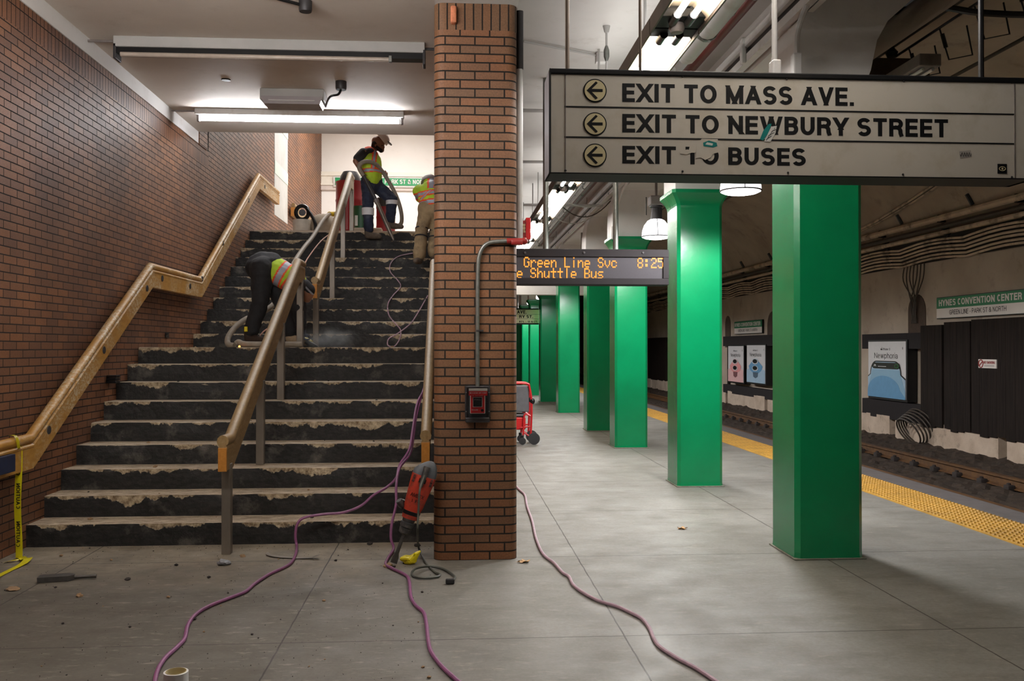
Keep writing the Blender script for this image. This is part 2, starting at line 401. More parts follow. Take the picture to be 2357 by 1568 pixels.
# lettering: an upright sans drawn as strokes ---------------------------
def _arc(cx, cy, rx, ry, a0, a1, n=14): return [(cx + rx * math.cos(math.radians(a0 + (a1 - a0) * i / n)), cy + ry * math.sin(math.radians(a0 + (a1 - a0) * i / n))) for i in range(n + 1)]
_S = _arc(.5, .75, .5, .25, 25, 250, 14) + _arc(.5, .25, .5, .26, 75, -155, 14)
GLY = {   # width, strokes in the unit box (x, y); D = slanted stroke with level ends
 'A': (.74, [('D', (.0, 0), (.5, 1)), ('D', (1, 0), (.5, 1)), ('L', [(.25, .27), (.75, .27)])]), 'B': (.66, [('L', [(0, 0), (0, 1)]), ('L', [(0, 1), (.55, 1)] + _arc(.55, .77, .4, .23, 90, -90) + [(0, .54)]), ('L', [(0, .54), (.6, .54)] + _arc(.6, .27, .4, .27, 90, -90) + [(0, 0)])]),
 'C': (.64, [('A', _arc(.5, .5, .5, .5, 42, 318, 26))]), 'D': (.7, [('L', [(0, 0), (0, 1), (.45, 1)] + _arc(.45, .5, .55, .5, 90, -90) + [(0, 0)])]), 'E': (.6, [('L', [(0, 0), (0, 1)]), ('L', [(0, 1), (1, 1)]), ('L', [(0, .52), (.92, .52)]), ('L', [(0, 0), (1, 0)])]),
 'F': (.57, [('L', [(0, 0), (0, 1)]), ('L', [(0, 1), (1, 1)]), ('L', [(0, .5), (.88, .5)])]), 'G': (.74, [('A', _arc(.5, .5, .5, .5, 40, 320, 26)), ('L', [(1, .05), (1, .46), (.55, .46)])]), 'H': (.7, [('L', [(0, 0), (0, 1)]), ('L', [(1, 0), (1, 1)]), ('L', [(0, .52), (1, .52)])]),
 'I': (.0, [('L', [(0, 0), (0, 1)])]), 'K': (.7, [('L', [(0, 0), (0, 1)]), ('D', (.02, .35), (1, 1)), ('D', (1, 0), (.3, .58))]), 'L': (.56, [('L', [(0, 1), (0, 0), (1, 0)])]), 'M': (.84, [('L', [(0, 0), (0, 1)]), ('L', [(1, 0), (1, 1)]), ('D', (.5, 0), (.0, 1)), ('D', (.5, 0), (1, 1))]),
 'N': (.7, [('L', [(0, 0), (0, 1)]), ('L', [(1, 0), (1, 1)]), ('D', (1, 0), (0, 1))]), 'O': (.8, [('A', _arc(.5, .5, .5, .5, 0, 360, 36))]), 'P': (.64, [('L', [(0, 0), (0, 1)]), ('L', [(0, 1), (.58, 1)] + _arc(.58, .73, .42, .27, 90, -90) + [(0, .46)])]),
 'R': (.68, [('L', [(0, 0), (0, 1)]), ('L', [(0, 1), (.56, 1)] + _arc(.56, .75, .42, .25, 90, -90) + [(0, .5)]), ('L', [(.55, .5), (.8, .44), (.92, .32), (.94, .1), (1, 0)])]), 'S': (.66, [('A', _S)]), 'T': (.66, [('L', [(0, 1), (1, 1)]), ('L', [(.5, 0), (.5, 1)])]),
 'U': (.68, [('L', [(0, 1), (0, .38)] + _arc(.5, .38, .5, .38, 180, 360) + [(1, 1)])]), 'V': (.7, [('D', (.5, 0), (0, 1)), ('D', (.5, 0), (1, 1))]), 'W': (1.04, [('D', (.25, 0), (0, 1)), ('D', (.25, 0), (.5, 1)), ('D', (.75, 0), (.5, 1)), ('D', (.75, 0), (1, 1))]), 'X': (.72, [('D', (0, 0), (1, 1)), ('D', (1, 0), (0, 1))]),
 'Y': (.7, [('D', (.5, .4), (0, 1)), ('D', (.5, .4), (1, 1)), ('L', [(.5, 0), (.5, .45)])]), '.': (.0, [('L', [(0, 0), (0, .001)])]), ',': (.0, [('D', (-.1, -.15), (.1, .15))]), '-': (.24, [('L', [(0, .38), (1, .38)])]), '1': (.2, [('L', [(1, 0), (1, 1), (0, .8)])]),
 '5': (.54, [('L', [(.95, 1), (.15, 1), (.05, .52)] + _arc(.46, .32, .54, .32, 130, -150))]), '&': (.74, [('L', [(1, 0), (.2, .68)] + _arc(.42, .82, .24, .18, 200, -40) + [(.1, .36)] + _arc(.4, .22, .4, .22, 150, 330) + [(.95, .5)])]),
 'a': (.5, [('L', [(.05, .62)] + _arc(.5, .52, .45, .2, 160, 0) + [(.95, 0)]), ('A', _arc(.45, .19, .45, .19, 0, 360, 20))]), 'e': (.52, [('A', [(0, .38), (1, .38)] + _arc(.5, .36, .5, .36, 0, 315, 22))]), 'h': (.48, [('L', [(0, 0), (0, 1)]), ('L', [(0, .4)] + _arc(.5, .42, .5, .3, 180, 0) + [(1, 0)])]), 'i': (.0, [('L', [(0, 0), (0, .72)]), ('L', [(0, .97), (0, 1)])]),
 'n': (.48, [('L', [(0, 0), (0, .72)]), ('L', [(0, .4)] + _arc(.5, .42, .5, .3, 180, 0) + [(1, 0)])]), 'o': (.54, [('A', _arc(.5, .36, .5, .36, 0, 360, 26))]), 'p': (.54, [('L', [(0, -.28), (0, .72)]), ('A', _arc(.5, .36, .5, .36, 0, 360, 26))]), 'r': (.26, [('L', [(0, 0), (0, .72)]), ('L', [(0, .45)] + _arc(.9, .4, .9, .32, 180, 95))]),
 'w': (.78, [('D', (.25, 0), (0, .72)), ('D', (.25, 0), (.5, .72)), ('D', (.75, 0), (.5, .72)), ('D', (.75, 0), (1, .72))])}
def letters(txt, u0, v0, u1, v1, org, ud, vd, m, parent, name='lettering', bold=.205, mirror=False, depth=.001):
    """text fitted into the box (u0,v0)-(u1,v1) of the plane org + u*ud + v*vd"""
    t = bold if bold > .05 else .11; h = t / 2; quads = []; x = 0; wi = 0; widx = []
    for ch in txt:
        if ch == ' ': x += .34; wi += 1; continue
        wd, strokes = GLY[ch]; iw = max(wd - t, 0) if wd else 0
        M_ = lambda p: (x + h + p[0] * iw, h + p[1] * (1 - t))
        for si, st_ in enumerate(strokes):
            if st_[0] == 'D':
                (ax, ay), (bx, by) = M_(st_[1]), M_(st_[2]); dy = by - ay; dx = bx - ax
                ext = h / dy if dy else 0
                if abs(st_[1][1]) < .01 or st_[1][1] in (.4, .35): ax, ay = ax - dx * ext, ay - h
                if st_[2][1] in (1, .72, .58): bx, by = bx + dx * ext, by + h
                hw = h * math.hypot(dx, dy) / abs(dy) if dy else h
                quads.append([(ax - hw, ay, si), (ax + hw, ay, si), (bx + hw, by, si), (bx - hw, by, si)])
            else:
                p = [M_(k) for k in st_[1]]
                if st_[0] == 'L':                      # square caps
                    for i, j in ((0, 1), (-1, -2)):
                        d = (p[i][0] - p[j][0], p[i][1] - p[j][1]); L = math.hypot(*d) or 1; p[i] = (p[i][0] + d[0] / L * h, p[i][1] + d[1] / L * h)
                    if wd == 0: p = [(x + h, max(q[1], 0)) for q in p]
                n = len(p); off = []
                for i in range(n):
                    a, b = p[max(i - 1, 0)], p[min(i + 1, n - 1)]
                    if p[0] == p[-1] or (abs(p[0][0] - p[-1][0]) < 1e-6 and abs(p[0][1] - p[-1][1]) < 1e-6):
                        a, b = p[i - 1] if i else p[-2], p[i + 1] if i < n - 1 else p[1]
                    d1 = (p[i][0] - a[0], p[i][1] - a[1]); d2 = (b[0] - p[i][0], b[1] - p[i][1])
                    l1, l2 = math.hypot(*d1), math.hypot(*d2)
                    if l1 < 1e-7: d1, l1 = d2, l2
                    if l2 < 1e-7: d2, l2 = d1, l1
                    n1 = (-d1[1] / l1, d1[0] / l1); n2 = (-d2[1] / l2, d2[0] / l2); mx, my = n1[0] + n2[0], n1[1] + n2[1]; q = mx * mx + my * my
                    k = 2 / max(q, .9); off.append((mx * k * h, my * k * h))
                for i in range(n - 1):
                    e_ = si + (i % 2) * .45; quads.append([(p[i][0] + off[i][0], p[i][1] + off[i][1], e_), (p[i][0] - off[i][0], p[i][1] - off[i][1], e_), (p[i + 1][0] - off[i + 1][0], p[i + 1][1] - off[i + 1][1], e_), (p[i + 1][0] + off[i + 1][0], p[i + 1][1] + off[i + 1][1], e_)])
        x += max(wd, t) + .11
        widx += [wi] * (len(quads) - len(widx))
    xs = [a for q in quads for a, b, c in q]; ys = [b for q in quads for a, b, c in q]
    ax, bx, ay, by = min(xs), max(xs), min(ys), max(ys); org, ud, vd = V(org), V(ud), V(vd); nd = ud.cross(vd); mbs = [MB() for _ in range(wi + 1)]
    for q, wq_ in zip(quads, widx):
        vs = []
        for px, py, dd in q:
            a = (px - ax) / max(bx - ax, 1e-6); b = (py - ay) / max(by - ay, 1e-6)
            if mirror: a = 1 - a
            vs.append(org + ud * (u0 + (u1 - u0) * a) + vd * (v0 + (v1 - v0) * b) + nd * (depth + .0002 * dd))
        mbs[wq_].add(vs, [(0, 1, 2, 3)])
    return [k.build(name, m, parent) for k in mbs if k.v][0]

# ================================================================ SETTING
XW = -3.398            # face of the brick wall beside the stairs
TOPZ, RISE = 3.62, 0.178
YEND = 62.0
struct(MB().box((-3.7, -5, -.3), (5.55, YEND, 0)).build('floor', 'floor'))
def wall_quads(mb, x, segs, mi=0):
    for (y0, y1, z0, z1, k) in segs:
        mb.add([(x, y0, z0), (x, y1, z0), (x, y1, z1), (x, y0, z1)], [(0, 1, 2, 3)], k, uvs=[[(y0, z0), (y1, z0), (y1, z1), (y0, z1)]])
mb = MB(); BT = 4.335; SB = 4.105
wall_quads(mb, XW, [(-5, 17.72, 0, SB, 0), (-5, 13.0, SB, BT, 1), (13.0, 17.72, SB, 7.4, 0), (17.72, 19.15, 0, 4.15, 0), (19.15, 24.06, 0, 7.4, 0)])
mb.box((XW - .3, -5, 0), (XW - .02, 24.3, 7.4), 2)
struct(mb.build('wall_left', ['wall_brick', 'wall_soldier_brick', 'white_plaster']))
struct(MB().box((XW - .02, -5, BT), (XW + .012, 12.45, 4.6)).build('trim_1', 'white_plaster'))          # plaster band over the soldier course
mb = MB(); wall_quads(mb, XW + .012, [(12.5, 12.9, BT, 4.9, 0)]); mb.box((XW - .02, 12.5, BT), (XW + .01, 12.9, 4.9), 0)
struct(mb.build('trim_2', 'wall_brick'))
pn = MB().box((XW - .02, 17.74, 4.15), (XW + .005, 19.13, 7.4)).build('trim_3', mat('window_panel_white', (196, 196, 194), .5, var=.06, scale=2, dirt=(180, 182, 178)) and 'window_panel_white'); struct(pn)
pm_ = MB()
pm_.box((XW + .004, 17.74, 4.95), (XW + .012, 19.13, 5.2)); pm_.box((XW + .004, 17.74, 5.9), (XW + .012, 19.13, 6.2)); pm_.build('pale_green_band', mat('pale_green', (206, 222, 212), .4, var=.05) and 'pale_green', pn)
# hall ceiling slab with its end edge over the stairs
struct(MB().box((XW - .3, -5, 4.49), (-.05, 12.45, 4.85)).build('ceiling', 'hall_ceiling_plaster'))
# divider wall between the stairs and the platform
mb = MB()
wall_quads(mb, .04, [(16, 7.5, 0, 7.4, 0)]); wall_quads(mb, .45, [(7.5, YEND, 0, 4.5, 0)])
mb.box((.05, 7.5, 0), (.44, YEND, 7.4), 1); struct(mb.build('wall_middle', ['wall_brick', 'white_plaster']))
struct(MB().box((-.13, -5, 4.2), (.5, 7.5, 4.85)).build('trim_4', 'white_plaster'))                     # beam running over the pier
# upper lobby
struct(MB().box((XW, 15.62 + .3, 3.3), (.4, 24.3, TOPZ)).build('floor_lobby', 'footing_concrete'))
mb = MB().box((XW - .3, 24.06, 3.0), (4, 24.4, 7.6)); wf = struct(mb.build('wall_front', 'lobby_white'))
z0 = aY(770, 425, 24.0).z; z1 = aY(770, 395, 24.0).z; z2 = aY(770, 405, 24).z
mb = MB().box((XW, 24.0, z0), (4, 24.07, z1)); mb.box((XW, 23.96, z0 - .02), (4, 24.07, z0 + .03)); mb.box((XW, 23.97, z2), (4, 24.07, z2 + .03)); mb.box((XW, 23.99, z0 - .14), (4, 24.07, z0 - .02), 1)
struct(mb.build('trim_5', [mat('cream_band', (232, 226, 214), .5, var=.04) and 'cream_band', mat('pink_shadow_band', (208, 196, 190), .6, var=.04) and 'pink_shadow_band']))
struct(MB().box((XW - .3, 12.45, 7.4), (4, 24.4, 7.6)).build('ceiling_lobby', 'lobby_white'))
struct(MB().box((XW - .3, 12.3, 4.85), (-.05, 12.45, 7.5)).build('wall_over_stairs', 'white_plaster'))
# platform ceiling, beam line over the columns
struct(MB().box((.44, -5, 4.52), (3.35, YEND, 4.8)).build('ceiling_platform', 'platform_ceiling_plaster'))
mb = MB().box((2.7, 7.0, 4.1), (3.3, YEND, 4.55)); mb.box((3.3, 10.8, 4.12), (3.52, YEND, 4.2)); mb.box((2.66, -5, 4.13), (2.72, 7.0, 4.56)); mb.box((3.3, -5, 4.56), (3.9, YEND, 4.8))
struct(mb.build('trim_7', 'white_plaster'))
# tunnel vault, side wall and footing
CXV, AV, BV, SPR = 5.9, 2.7, 2.4, 2.9
mb = MB(); prof = [(8.6, -.3), (8.6, 1.0), (8.6, 2.0), (8.6, SPR)]
for i in range(1, 37):
    a = math.pi * i / 40; x, z = CXV + AV * math.cos(a), SPR + BV * math.sin(a)
    if x < 3.45: break
    prof.append((x, z))
ys = [-5 + 67 * k / 60 for k in range(61)]
vs = [(x + .015 * noise.noise((y * .7, z * 1.1, 3)), y, z) for y in ys for x, z in prof]; n = len(prof)
fs = [(i * n + j, (i + 1) * n + j, (i + 1) * n + j + 1, i * n + j + 1) for i in range(60) for j in range(n - 1)]
mb.add(vs, fs, smooth=True); struct(mb.build('wall_right', 'vault_plaster'))
def vault(s, inset=0.):
    """point of the tunnel wall seen from the lens axis under slope s, moved inwards by inset"""
    best = None
    for i in range(400):
        a = -.3 + i * .005
        x, z = (CXV + AV * math.cos(a), SPR + BV * math.sin(a)) if a > 0 else (8.6, SPR + a * 9)
        e = abs((z - EYE) / x - s)
        if best is None or e < best[0]:
            nx, nz = (math.cos(a) / AV, math.sin(a) / BV) if a > 0 else (1, 0); L = math.hypot(nx, nz); best = (e, x - inset * nx / L, z - inset * nz / L)
    return best[1], best[2]
mb = MB()
y = 3.0
while y < 60:                                   # rough footing at the wall's foot, broken by dark gaps
    y2 = y + 3.3; segs = 10
    pts = [(8.42 + .02 * noise.noise((y + k * .33, 0, 1)), y + (y2 - y) * k / segs) for k in range(segs + 1)]
    for (xa, ya), (xb, yb) in zip(pts, pts[1:]):
        top = .27 + .03 * noise.noise((ya * 2, 1, 5))
        mb.add([(xa, ya, -.35), (xb, yb, -.35), (xb, yb, top), (xa, ya, top), (8.62, ya, top + .02), (8.62, yb, top + .02)], [(0, 1, 2, 3), (3, 2, 5, 4)])
    mb.add([(pts[0][0], y, -.35), (8.62, y, -.35), (8.62, y, .27), (pts[0][0], y, .27)], [(0, 1, 2, 3)])
    mb.add([(pts[-1][0], y2, -.35), (8.62, y2, -.35), (8.62, y2, .27), (pts[-1][0], y2, .27)], [(0, 1, 2, 3)])
    y = y2 + .22
struct(mb.build('baseboard_right', 'footing_concrete'))
# track bed: lumpy ballast rising to the wall
mb = MB(); nx, ny = 44, 420
ys = [4 + 56 * (k / ny) ** 1.5 for k in range(ny + 1)]
def bal(x, y):
    z = -.28 + .035 * noise.noise((x * 7, y * 5, 0)) + .02 * noise.noise((x * 17, y * 15, 4))
    if x > 7.6: z += (x - 7.6) * .2 + .09 * max(0, noise.noise((x * 4, y * 2.2, 9)))
    return z
vs = [(5.5 + 3.15 * j / nx, y, bal(5.5 + 3.15 * j / nx, y)) for y in ys for j in range(nx + 1)]
fs = [(i * (nx + 1) + j, i * (nx + 1) + j + 1, (i + 1) * (nx + 1) + j + 1, (i + 1) * (nx + 1) + j) for i in range(ny) for j in range(nx)]
mb.add(vs, fs); mb.box((5.3, -5, -.6), (9, YEND, -.5))
o = struct(mb.build('floor_trackbed', 'ballast_dirt'))
struct(MB().box((-3.7, -5.3, -.3), (9, -5, 7.5)).build('wall_back', 'grey_paint'))
struct(MB().box((.4, YEND, -.3), (9, YEND + .3, 7.5)).build('wall_platform_end', 'niche_brown'))

# ================================================================ PLATFORM EDGE
e = thing('platform_edge', 'dark grey platform edge strip with steel nosing beside the track', 'platform edge', (5.35, 10, 0))
MB().box((5.14, -4, .0), (5.5, YEND, .006)).build('edge_strip', 'asphalt_edge', e)
MB().box((5.5, -4, -.12), (5.58, YEND, .004)).build('steel_nosing', 'rust', e)
mb = MB().box((4.56, 3, .0), (5.14, 60, .009))
yy = 6.0
while yy < 24:
    for k in range(9):
        x = 4.595 + k * .064
        r1, r2, h = .019, .011, .009 + .012
        vs = [(x + r1 * math.cos(a), yy + r1 * math.sin(a), .009) for a in [i * math.pi / 3 for i in range(6)]] + [(x + r2 * math.cos(a), yy + r2 * math.sin(a), h) for a in [i * math.pi / 3 for i in range(6)]]
        mb.add(vs, [(i, (i + 1) % 6, 6 + (i + 1) % 6, 6 + i) for i in range(6)] + [tuple(range(6, 12))])
    yy += .064
tag(mb.build('tactile_strip', 'tactile'), 'long yellow dotted tactile warning strip along the platform edge', 'tactile strip')
def rail(x, label):
    mb = MB(); z = -.12
    pr = [(-.036, 0), (.036, 0), (.036, -.03), (.01, -.045), (.01, -.12), (.065, -.14), (.065, -.15), (-.065, -.15), (-.065, -.14), (-.01, -.12), (-.01, -.045), (-.036, -.03)]
    mb.prism([(x + a, 2, z + b) for a, b in pr], (0, 58, 0)); o = tag(mb.build('running_rail', 'rust'), label, 'rail'); return o
rail(5.98, 'rusty running rail just below the platform edge')
fr_ = rail(7.41, 'rusty running rail on the far side, closer to the posters')
for k in range(26):                                   # rail clips in front of the far rail
    y = 8.4 + k * .62
    m = MB().bevbox((7.27, y, -.29), (7.37, y + .12, -.21), .012); m.lathe((7.31, y + .06, -.215), [(0, .03), (.03, .026), (.035, .0)], 8)
    m.build('rail_clip', 'rubble_dark', fr_)

# ================================================================ STAIRCASE
st = thing('staircase', 'long stripped concrete staircase with black risers and chipped dusty step edges', 'staircase', (-1.75, 7.55, 0))
YS = [7.55 + .325 * i for i in range(9)] + [12.27 + .335 * i for i in range(11)]
def step(i):
    y0 = YS[i]; z1 = RISE * (i + 1); z0 = z1 - RISE
    y1 = YS[i + 1] if i + 1 < len(YS) else y0 + 1.2
    xs = [XW + 3.435 * k / 86 for k in range(87)]
    rows = [0, .012, .03, .06, .1, RISE]
    mb = MB(); grid = []
    for d in rows:
        r = []
        for x in xs:
            c = max(0, noise.noise((x * 2.6, i * 5.1, 1.7)) + .25 * noise.noise((x * 13, i * 3.3, 2)))
            dd = max(0., 1 - d / .09) * c * .045
            sag = c * .016 if d < .02 else 0
            r.append((x, y0 + dd + .004 * noise.noise((x * 20, d * 60, i)), z1 - d - sag))
        grid.append(r)
    n = len(xs); vs = [p for r in grid for p in r]
    fs = []; uvs = []
    for a in range(len(rows) - 1):
        for j in range(n - 1):
            q = [(a, j), (a + 1, j), (a + 1, j + 1), (a, j + 1)]
            fs.append([rr * n + cc for rr, cc in q]); uvs.append([(xs[cc], rows[rr]) for rr, cc in q])
    mb.add(vs, fs, uvs=uvs)
    back = [(x, y0 + .06, z1) for x in xs] + [(x, y1 + .03, z1) for x in xs]
    mb.add(list(grid[0]) + back, [(j, j + 1, n + j + 1, n + j) for j in range(n - 1)] + [(n + j, n + j + 1, 2 * n + j + 1, 2 * n + j) for j in range(n - 1)], uvs=[[(0, 0)] * 4] * (2 * n - 2))
    return mb.build('landing' if i == 8 else 'step', 'step', st)
for i in range(20): step(i)
# ================================================================ BRICK PIER
def pier():
    p = thing('brick_pier', 'tall square brick pier with rounded corners between stairs and platform', 'pillar', (.18, 7.15, 0))
    x0, x1, y0, y1, r = -.135, .493, 6.88, 7.55, .075
    per = []
    per.append((x0, y1))
    for k in range(9):
        a = math.pi + math.pi / 2 * k / 8; per.append((x0 + r + r * math.cos(a), y0 + r + r * math.sin(a)))
    for k in range(9):
        a = 1.5 * math.pi + math.pi / 2 * k / 8; per.append((x1 - r + r * math.cos(a), y0 + r + r * math.sin(a)))
    per.append((x1, y1))
    L = [0]
    for a, b in zip(per, per[1:]): L.append(L[-1] + math.hypot(b[0] - a[0], b[1] - a[1]))
    # line the bond up so that the front face starts on a corner brick
    sh = L[9]
    def band(z0, z1, name, m, u_off, v_off):
        mb = MB()
        for j in range(len(per) - 1):
            a, b = per[j], per[j + 1]
            mb.add([(a[0], a[1], z0), (b[0], b[1], z0), (b[0], b[1], z1), (a[0], a[1], z1)], [(0, 1, 2, 3)], 0, smooth=True,
                   uvs=[[(L[j] - sh + u_off, z0 - v_off), (L[j + 1] - sh + u_off, z0 - v_off), (L[j + 1] - sh + u_off, z1 - v_off), (L[j] - sh + u_off, z1 - v_off)]])
        return mb.build(name, m, p)
    band(0, 3.9985, 'brick_shaft', 'pier_brick', .213, .0)
    band(3.9985, 4.2, 'soldier_course', 'pier_soldier_brick', .04, 3.95)
    pb = aY(1044, 35, 6.875)
    MB().bevbox((pb.x - .022, 6.83, pb.z - .07), (pb.x + .022, 6.9, pb.z + .06), .012).build('exposed_brick_stub', mat('raw_brick', (196, 120, 86), .8, var=.2, scale=30) and 'raw_brick', p)
pier()

# ================================================================ GREEN COLUMNS
CF = [(6.72, 3.45), (10.31, 3.41), (14.34, 3.36), (17.32, 3.32), (22.05, 3.27), (26.55, 3.21), (30.2, 3.19), (33.6, 3.16), (37.2, 3.14)]
CL = ['thick glossy green column in front, its full shaft standing right of all others', 'glossy green column second from the camera, white block on top', 'third glossy green column, just beyond the message board',
      'fourth glossy green column, seen below the message board', 'fifth glossy green column, under the middle of the message board', 'sixth glossy green column, just right of the small far exit sign',
      'seventh glossy green column, partly behind the small far exit sign', 'eighth glossy green column, a slim strip under the small far exit sign', 'ninth glossy green column, barely showing beside the brick pier']
def sq(x0, x1, y0, y1, z, c):
    return [V(p) for p in ((x0 + c, y0, z), (x1 - c, y0, z), (x1, y0 + c, z), (x1, y1 - c, z), (x1 - c, y1, z), (x0 + c, y1, z), (x0, y1 - c, z), (x0, y0 + c, z))]
for (y0, top), lab in zip(CF, CL):
    c = thing('green_column', lab, 'column', (2.85, y0 + .26, 0), 'green platform columns')
    x0, x1, y1, ch = 2.585, 3.11, y0 + .53, .035
    mb = MB(); zs = [0.05, .8, 1.6, 2.4, top - .2]
    mb.rings([sq(x0 - .004, x1 + .004, y0 - .004, y1 + .004, .0, ch)] + [sq(x0, x1, y0, y1, z, ch) for z in zs], 0, True, False)
    mb.build('shaft', 'green', c)
    mb = MB(); rs = []
    for k in range(8):
        u = k / 7; o_ = .075 * (1 - math.cos(u * math.pi / 2)) ; rs.append(sq(x0 - o_, x1 + o_, y0 - o_, y1 + o_, top - .2 + .16 * u, ch))
    rs.append(sq(x0 - .075, x1 + .075, y0 - .075, y1 + .075, top, ch)); mb.rings(rs, 0, True, False); mb.build('capital', 'green', c)
    mb = MB(); g = .08
    poly = [(2.555, top + .002), (2.555, top + .2), (2.56, 3.75), (2.585, 3.92), (2.64, 4.08), (2.76, 4.3), (2.93, 4.56), (3.7, 4.56), (3.64, 4.36), (3.47, 4.23), (3.3, 4.08), (3.215, 3.93), (3.165, 3.7), (3.145, top + .2), (3.145, top + .002)]
    mb.prism([(x, y0 - .02, z) for x, z in poly], (0, .57, 0)); mb.build('arch_haunch', 'white_plaster', c)
    mb = MB(); vs = []
    for a, b in ((x0 - .03, x1 + .03),): mb.bevbox((x0 - .016, y0 - .016, 0), (x1 + .016, y1 + .016, .012), .005)
    mb.build('mortar_base', mat('base_mortar', (120, 124, 110), .9, var=.2, scale=30) and 'base_mortar', c)

# ================================================================ CEILING FITTINGS ON THE PLATFORM
def strip_light(y0, y1, i, label):
    t = thing('fluorescent_fixture', label, 'ceiling light', (1.535, (y0 + y1) / 2, 3.72), 'twin tube strip lights above the platform')
    xc, zt = 1.535, 3.77; wd = .165; ts = .055
    mb = MB()
    prof = [(-wd - .012, -.01), (-wd - .012, .1), (-.09, .16), (.09, .16), (wd + .012, .1), (wd + .012, .0), (wd, .0), (wd, .09), (.085, .145), (-.085, .145), (-wd, .09), (-wd, -.01)]
    mb.prism([(xc + a, y0, zt + b) for a, b in prof], (0, y1 - y0, 0)); mb.build('housing', 'fixture_brown', t)
    mb = MB().prism([(xc + a, y0 + .17, zt + b) for a, b in ((-wd + .003, .02), (-.075, .12), (.075, .12), (wd - .003, .02), (wd - .003, .026), (.075, .128), (-.075, .128), (-wd + .003, .026))], (0, y1 - y0 - .34, 0)); mb.build('reflector', 'reflector_warm', t)
    for ya, yb in ((y0, y0 + .16), (y1 - .22, y1)): MB().bevbox((xc - wd, ya, zt + .03), (xc + wd, yb, zt + .09), .006)  .build('end_plate', 'sign_black', t)
    for s in (-1, 1):
        MB().cyl((xc + s * ts, y0 + .16, zt + .02), (xc + s * ts, y1 - .22, zt + .02), .02, 12).build('tube', 'tube_glow', t)
        for yy, d in ((y0 + .13, 1), (y1 - .19, -1)): MB().cyl((xc + s * ts, yy - .05 * d, zt + .02), (xc + s * ts, yy + .1 * d, zt + .02), .03, 10).build('lamp_holder', 'black_metal', t)
    MB().lathe((xc - .01, y1 - .08, zt + .03), [(0, .05), (-.03, .055), (-.06, .04), (-.065, .0)], 14).build('end_boss', 'fixture_grey', t)
    l = bpy.data.lights.new('uplight_fill', 'AREA'); l.shape = 'RECTANGLE'; l.size = .16; l.size_y = 2.6; l.energy = 9; l.color = (1, .97, .93)
    lo = bpy.data.objects.new('uplight_fill', l); lo.rotation_euler = (math.pi, 0, 0); lo.location = (0, 0, zt + .175 - 3.72); lo.parent = t; COL.objects.link(lo)  # unseen upward area light, added to brighten the platform ceiling
    for yy in (y0 + .5, y1 - .5): MB().cyl((xc - .1, yy, zt + .15), (xc - .1, yy, 4.53), .011, 8).build('hanger_rod', 'grey_paint', t)
LB = ['glowing twin tube strip light over the exit sign at the top edge', 'glowing twin tube strip light directly above and behind the exit sign', 'glowing twin tube strip light behind the exit sign', 'glowing twin tube strip light just under the exit sign, left pole before it',
      'glowing twin tube strip light crossing the left pole of the message board', 'glowing twin tube strip light farthest along, by the red alarm box', 'glowing twin tube strip light deep down the platform']
for i, l in enumerate(LB): strip_light(3.05 + 3.15 * i, 6.2 + 3.15 * i - .02, i, l)
def run(name, m, x, z, r, y0, y1, label, cat='pipe', n=12, group=None, hang=True):
    t = thing(name, label, cat, (x, (y0 + y1) / 2, z), group)
    MB().cyl((x, y0, z), (x, y1, z), r, n).build('pipe_run', m, t)
    y = max(y0 + .6, 4.3)
    while y < y1 and y < 30:
        mb = MB(); mb.lathe((x, y, z), [(-.02, r + .008), (.02, r + .008)], 12, axis=(0, 1, 0)); mb.cyl((x, y, z + r), (x, y, 4.52), .006, 6); y += 2.6; mb.build('hanger_clamp', 'galvanised', t)
    return t
run('ceiling_pipe', 'white_paint', 1.96, 4.05, .085, -4, 7.5, 'fat white painted pipe under the ceiling ending above the exit sign')
run('ceiling_conduit', 'grey_paint', 2.147, 4.2, .036, -4, 8.0, 'slim grey conduit between the fat white pipe and the dark red pipe', 'conduit')
run('sprinkler_pipe', 'dark_red_pipe', 2.35, 4.35, .05, -4, 50, 'dark red sprinkler pipe running the length of the platform ceiling')
mb_t = [('ceiling_conduit', 'grey_paint', 2.06, 4.2, .03, 8.4, 40, 'grey conduit beyond the end of the fat white pipe', 'conduit'), ('ceiling_conduit', 'white_paint', 2.16, 4.22, .024, 9.0, 42, 'thin white conduit hugging the dark red pipe', 'conduit'),
        ('ceiling_conduit', 'galvanised', 2.3, 4.3, .02, 10.2, 44, 'thin bare steel conduit behind the two hanging poles', 'conduit'), ('ceiling_conduit', 'grey_paint', 2.62, 4.16, .022, 9.2, 44, 'thin grey conduit closest to the column heads', 'conduit')]
for a in mb_t: run(*a)
t = thing('cable_tray', 'white cable tray with dark slot along the beam above the columns', 'cable tray', (2.62, 10, 4.2))
MB().box((2.585, -4, 4.26), (2.66, 50, 4.33)).build('upper_channel', 'white_paint', t); MB().box((2.62, -4, 4.2), (2.66, 50, 4.26)).build('slot', 'black_metal', t)
MB().box((2.6, -4, 4.13), (2.67, 50, 4.2)).build('lower_channel', 'white_paint', t)
for y in (6.1, 7.9, 9.2, 11.6, 13.2):
    m = MB().bevbox((2.56, y, 4.12), (2.6, y + .07, 4.35), .01); m.build('clip', 'white_paint', t)
